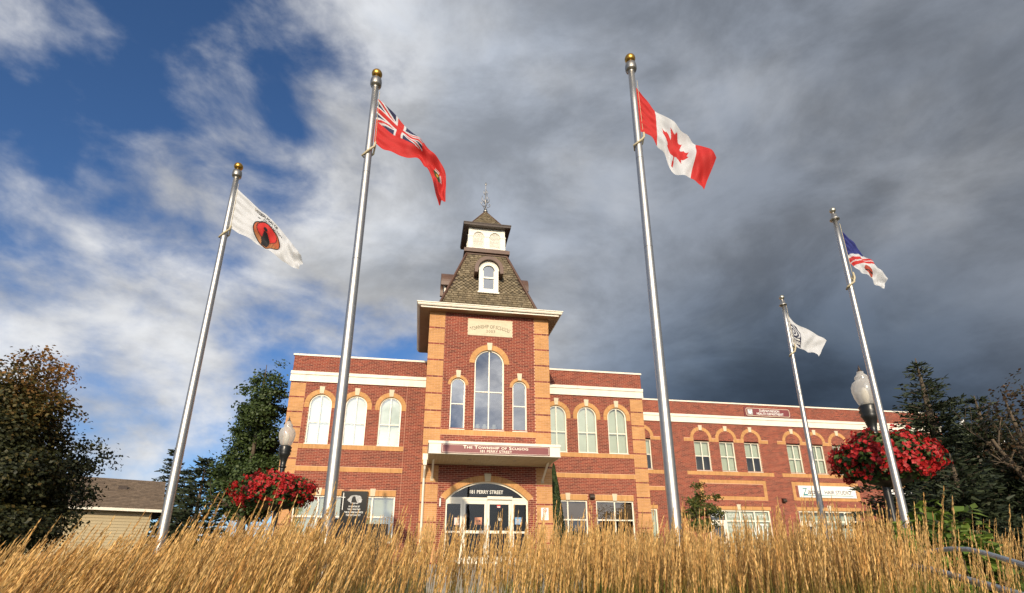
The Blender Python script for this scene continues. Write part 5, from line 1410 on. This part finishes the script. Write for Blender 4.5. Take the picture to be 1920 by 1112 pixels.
mb.add([(HX0, -hd, ez), (HX1, -hd, ez), (HX1, 0, rz_), (HX0, 0, rz_), (HX1, hd, ez), (HX0, hd, ez), (HX0, -hd, ez - .06), (HX1, -hd, ez - .06), (HX1, hd, ez - .06), (HX0, hd, ez - .06)], [(0, 1, 2, 3), (3, 2, 4, 5), (6, 7, 1, 0), (6, 9, 8, 7), (1, 7, 8, 4, 2), (0, 3, 5, 9, 6)])
rf = mb.build('roof', M_ROOF, e)
sh = MB(); L_ = math.hypot(hd, rz_ - ez); nr = 22
for i in range(nr):
    s0 = i / nr; y = -hd + hd * s0; z = ez + (rz_ - ez) * s0; x = HX0 + (i % 2) * .15
    while x < HX1 - .05:
        x2 = min(x + .3, HX1); sh.add([(x + .006, y, z + .022), (x2 - .006, y, z + .022), (x2 - .006, y + hd / nr, z + (rz_ - ez) / nr + .006), (x + .006, y + hd / nr, z + (rz_ - ez) / nr + .006)], [(0, 1, 2, 3)]); x += .3
o = sh.build('shingles', M_ROOF, rf); o['kind'] = 'stuff'
mb = MB(); mb.box(HX0, HX1, -hd - .10, -hd - .002, ez - .10, ez + .02); mb.build('gutter', 'trim', e)
mb = MB(); mb.box(.0, .35, -1.15, -.85, 3.30, 3.52); mb.build('roof_vent', 'dark_brown', rf)
t_ = at(1856, 830, 62); g = 0
e = empty('far_house', (t_.x, t_.y, 0), 'distant house with a small white cupola seen over the right spruces', 'house', rz=radians(-20))
mb = MB(); mb.box(-7, 5, -3, 4, 0, 6.4); mb.build('wall', 'white_wood', e)
mb = MB(); mb.add([(-7.4, -3.4, 6.4), (5.4, -3.4, 6.4), (5.4, .5, 8.6), (-7.4, .5, 8.6), (5.4, 4.4, 6.4), (-7.4, 4.4, 6.4)], [(0, 1, 2, 3), (3, 2, 4, 5), (1, 4, 2), (0, 3, 5), (0, 5, 4, 1)]); mb.build('roof', M_ROOF, e)
zc = t_.z
mb = MB(); mb.lathe([(.75, 7.4), (.75, zc - .1)], 0, 0, 8); mb.build('cupola', 'white_wood', e)
mb = MB(); mb.lathe([(1.0, zc - .1), (1.0, zc), (.10, zc + .95), (.04, zc + 1.0), (.09, zc + 1.15), (.02, zc + 1.45)], 0, 0, 8); mb.build('cupola_roof', 'white', e)
t2 = at(1803, 787, 62) - t_
R_ = Matrix.Rotation(radians(20), 3, 'Z') @ Vector((t2.x, t2.y, 0))
mb = MB(); mb.tube([(R_.x, R_.y, t2.z + t_.z), (R_.x + .75, R_.y, t2.z + t_.z - 2.3)], .12, 6); mb.tube([(R_.x, R_.y, t2.z + t_.z), (R_.x - .75, R_.y, t2.z + t_.z - 2.3)], .12, 6)
mb.add([(R_.x, R_.y, t2.z + t_.z), (R_.x + .75, R_.y, t2.z + t_.z - 2.3), (R_.x + .75, R_.y + 2, 6.4), (R_.x - .75, R_.y + 2, 6.4), (R_.x - .75, R_.y, t2.z + t_.z - 2.3)], [(0, 1, 2, 3, 4)]); mb.build('gable', 'white', e)

# ------------------------------------------------------------------ steps and handrails at the right
e0 = at(1850, 1090, 4.6)
stp = empty('concrete_steps', (e0.x, e0.y, gz(e0.x, e0.y)), 'worn concrete steps between the handrails at the lower right', 'steps', rz=radians(-38))
for i in range(4):
    mb = MB(); z = .40 + .155 * i; mb.box(-1.1, 1.3, .1 + .32 * i, .1 + .32 * (i + 1) + .02, 0, z + .12); mb.build('step', 'concrete', stp)
def handrail(pts, label, posts, r=.017):
    P0 = pts[0]; e = empty('handrail', (P0.x, P0.y, gz(P0.x, P0.y)), label, 'handrail', 'pipe handrails by the steps'); o = e.location
    mb = MB(); mb.tube([tuple(p - o) for p in pts], r, 12); mb.build('rail', 'galv', e, True)
    for i in posts:
        q = pts[i] - o; mb = MB(); mb.tube([(q.x, q.y, q.z - .01), (q.x, q.y, gz(pts[i].x, pts[i].y) - o.z - .05)], r * .85, 10); mb.build('post', 'galv', e, True)
handrail([at(1735, 1036, 5.6), at(1762, 1031, 5.5), at(1785, 1029, 5.35), at(1815, 1030, 5.2), at(1850, 1038, 5.0), at(1890, 1050, 4.8), at(1925, 1061, 4.6), at(1990, 1082, 4.3)], 'upper grey pipe handrail curving down through the grass at lower right', (6,))
handrail([at(1715, 1062, 4.45), at(1745, 1068, 4.35), at(1775, 1076, 4.2), at(1810, 1086, 4.05), at(1850, 1097, 3.9), at(1900, 1112, 3.7), at(1990, 1140, 3.4)], 'lower grey pipe handrail beside the concrete steps at lower right', (6,), .019)

# ------------------------------------------------------------------ feather reed grass in the foreground
def reed_grass():
    rg = np.random.default_rng(77)
    def patch(n_cl, d0, d1, a0, a1, per, h0, lean):
        out = []
        for _ in range(n_cl):
            D = sqrt(rg.uniform(d0 * d0, d1 * d1)); a = radians(rg.uniform(a0, a1)); cx, cy = CAM.x + D * sin(a), CAM.y + D * cos(a)
            k = int(per * rg.uniform(.6, 1.4)); h0_ = h0 - .13 * min(max((-math.degrees(a) - 20) / 14, 0), 1.3); hh = h0_ + rg.normal(0, .055)
            r = np.abs(rg.normal(0, .13, k)); q = rg.uniform(0, 2 * pi, k)
            for j in range(k):
                out.append((cx + r[j] * cos(q[j]), cy + r[j] * sin(q[j]), hh + min(rg.normal(0, .05), .09) + (rg.uniform(.03, .10) if rg.uniform() < .10 else 0), lean(a) + rg.normal(0, .022), rg.normal(0, .03), cos(q[j]) * r[j] * .4, sin(q[j]) * r[j] * .4))
        return out
    ln = lambda a: .075 + .20 * np.clip((-math.degrees(a) - 2) / 28, 0, 1) - .03 * np.clip((math.degrees(a) - 18) / 25, 0, 1)
    S = patch(90, 2.3, 4.2, -45, -13, 27, 1.41, ln) + patch(44, 2.5, 4.6, -15, 12, 17, 1.41, ln) + patch(80, 2.6, 5.0, 10, 38, 22, 1.39, ln) + patch(26, 2.8, 4.4, 36, 44, 18, 1.38, ln) + patch(10, 2.8, 4.0, 44, 60, 10, 1.26, ln)
    S += patch(60, 5.0, 8.5, 18, 46, 16, 1.38, ln) + patch(30, 6.0, 9.0, 46, 62, 20, 1.52, lambda a: .16) + patch(34, 4.2, 6.5, -36, -16, 16, 1.44, ln)
    S = np.array(S); N = len(S)
    bx, by, h = S[:, 0], S[:, 1], S[:, 2]; bz = gz_np(bx, by)
    lx = S[:, 3] + S[:, 5]; ly = S[:, 4] + S[:, 6]
    def axis(t):                                  # t (N, k) 0..1 -> points on the bent stem
        return np.stack([bx[:, None] + lx[:, None] * h[:, None] * (.35 * t + .65 * t ** 2.2), by[:, None] + ly[:, None] * h[:, None] * (.35 * t + .65 * t ** 2.2), bz[:, None] + h[:, None] * t * (1 - .06 * np.abs(lx[:, None]) * t)], -1)
    # stems: three-sided
    ts = np.linspace(0, 1, 6)[None, :].repeat(N, 0); A = axis(ts); k = 6
    rad = (np.array([.0026, .0024, .0021, .0018, .0014, .0005])[None, :] * rg.uniform(.8, 1.2, (N, 1)))[..., None]
    V = np.stack([A + rad * np.array([cos(q), sin(q), 0]) for q in (0, 2.1, 4.2)], 2).reshape(-1, 3)
    base_i = (np.arange(N) * k * 3)[:, None, None, None]; ii = (np.arange(k - 1) * 3)[None, :, None, None]
    tri = np.array([[0, 1, 4, 3], [1, 2, 5, 4], [2, 0, 3, 5]])[None, None]
    Fs = (base_i + ii + tri).reshape(-1, 4)
    g0, g1 = np.array([.16, .20, .025]), np.array([.55, .36, .10])
    tone = rg.uniform(.7, 1.2, (N, 1, 1))
    w = np.clip((ts[..., None] - .55) / .35, 0, 1); cs = (g0 * (1 - w) + g1 * w) * tone; cs = np.repeat(cs[:, :, None, :], 3, 2).reshape(-1, 3)
    # plumes: spikelets pressed along the top of the stem
    K = 50; pl = rg.uniform(.16, .21, N)          # share of the stem
    u = (np.arange(K)[None, :] + rg.uniform(-.4, .4, (N, K))) / K; u = np.clip(u, 0, 1); t = 1 - pl[:, None] * (1 - u)
    C = axis(t); T = axis(np.clip(t + .02, 0, 1.02)) - axis(np.clip(t - .02, 0, 1)); T /= np.linalg.norm(T, axis=-1)[..., None]
    q = rg.uniform(0, 2 * pi, (N, K)); O = np.stack([np.cos(q), np.sin(q), 0 * q], -1)
    fat = (np.sin(pi * np.clip(u, 0, 1) ** .75) ** .8 * rg.uniform(.7, 1.15, (N, 1)) + .08)[..., None]
    C = C + O * fat * .0066 * rg.uniform(.25, 1.0, (N, K, 1)); D = T + O * (.05 + .10 * rg.uniform(0, 1, (N, K, 1))) * fat
    W = np.cross(D, O); W /= np.linalg.norm(W, axis=-1)[..., None] + 1e-9
    L = (rg.uniform(.020, .034, (N, K)) * (1 - .35 * u))[..., None]; wd = L * .105
    V2 = np.stack([C, C + D * L * .4 + W * wd, C + D * L, C + D * L * .4 - W * wd], 2).reshape(-1, 3)
    F2 = np.arange(len(V2)).reshape(-1, 4) + len(V)
    hue = np.where(rg.uniform(0, 1, (N, 1, 1)) < .3, np.array([.56, .31, .095])[None, None], np.array([.68, .43, .155])[None, None])
    c2 = hue * rg.uniform(.72, 1.25, (N, K, 1)) * tone + rg.uniform(0, .03, (N, 1, 1)); c2 = np.repeat(c2[:, :, None, :], 4, 2).reshape(-1, 3)
    # arching leaf blades at the foot
    nb_ = int(N * 1.5); sel = rg.integers(0, N, nb_); kx = 5; tt = np.linspace(0, 1, kx)[None, :]
    a = rg.uniform(0, 2 * pi, nb_); hl = rg.uniform(.9, 1.34, nb_); sp = rg.uniform(.08, .38, nb_)
    P = np.stack([bx[sel][:, None] + np.cos(a)[:, None] * sp[:, None] * tt ** 1.8 + .1 * tt, by[sel][:, None] + np.sin(a)[:, None] * sp[:, None] * tt ** 1.8, bz[sel][:, None] + hl[:, None] * (tt - .10 * tt ** 3)], -1)
    wv = (.0045 * (1 - tt ** 2) + .0006)[..., None] * np.stack([-np.sin(a), np.cos(a), 0 * a], -1)[:, None, :]
    V3 = np.stack([P - wv, P + wv], 2).reshape(-1, 3); o3 = len(V) + len(V2)
    b3 = (np.arange(nb_) * kx * 2)[:, None, None]; F3 = (b3 + (np.arange(kx - 1) * 2)[None, :, None] + np.array([0, 1, 3, 2])[None, None]).reshape(-1, 4) + o3
    gc = np.stack([rg.uniform(.045, .15, nb_), rg.uniform(.11, .20, nb_), rg.uniform(.010, .03, nb_)], 1); c3 = np.repeat(gc[:, None, :], kx * 2, 1).reshape(-1, 3)
    Vall = np.concatenate([V, V2, V3]); Fall = np.concatenate([Fs, F2, F3]); call = np.concatenate([cs, c2, c3])
    org = np.array([0.5, -16.5, -1.2])
    m_ = mat('reed_grass', (.5, .3, .1), .75, attr='tint', transl=.22)
    o = link('feather_reed_grass', np_mesh('feather_reed_grass', Vall - org, Fall, call), m_, None, tuple(org))
    tag(o, 'golden feather reed grass with tall plumes filling the foreground', 'grass', kind='stuff')
    print('grass stalks', N, 'faces', len(Fall))
reed_grass()
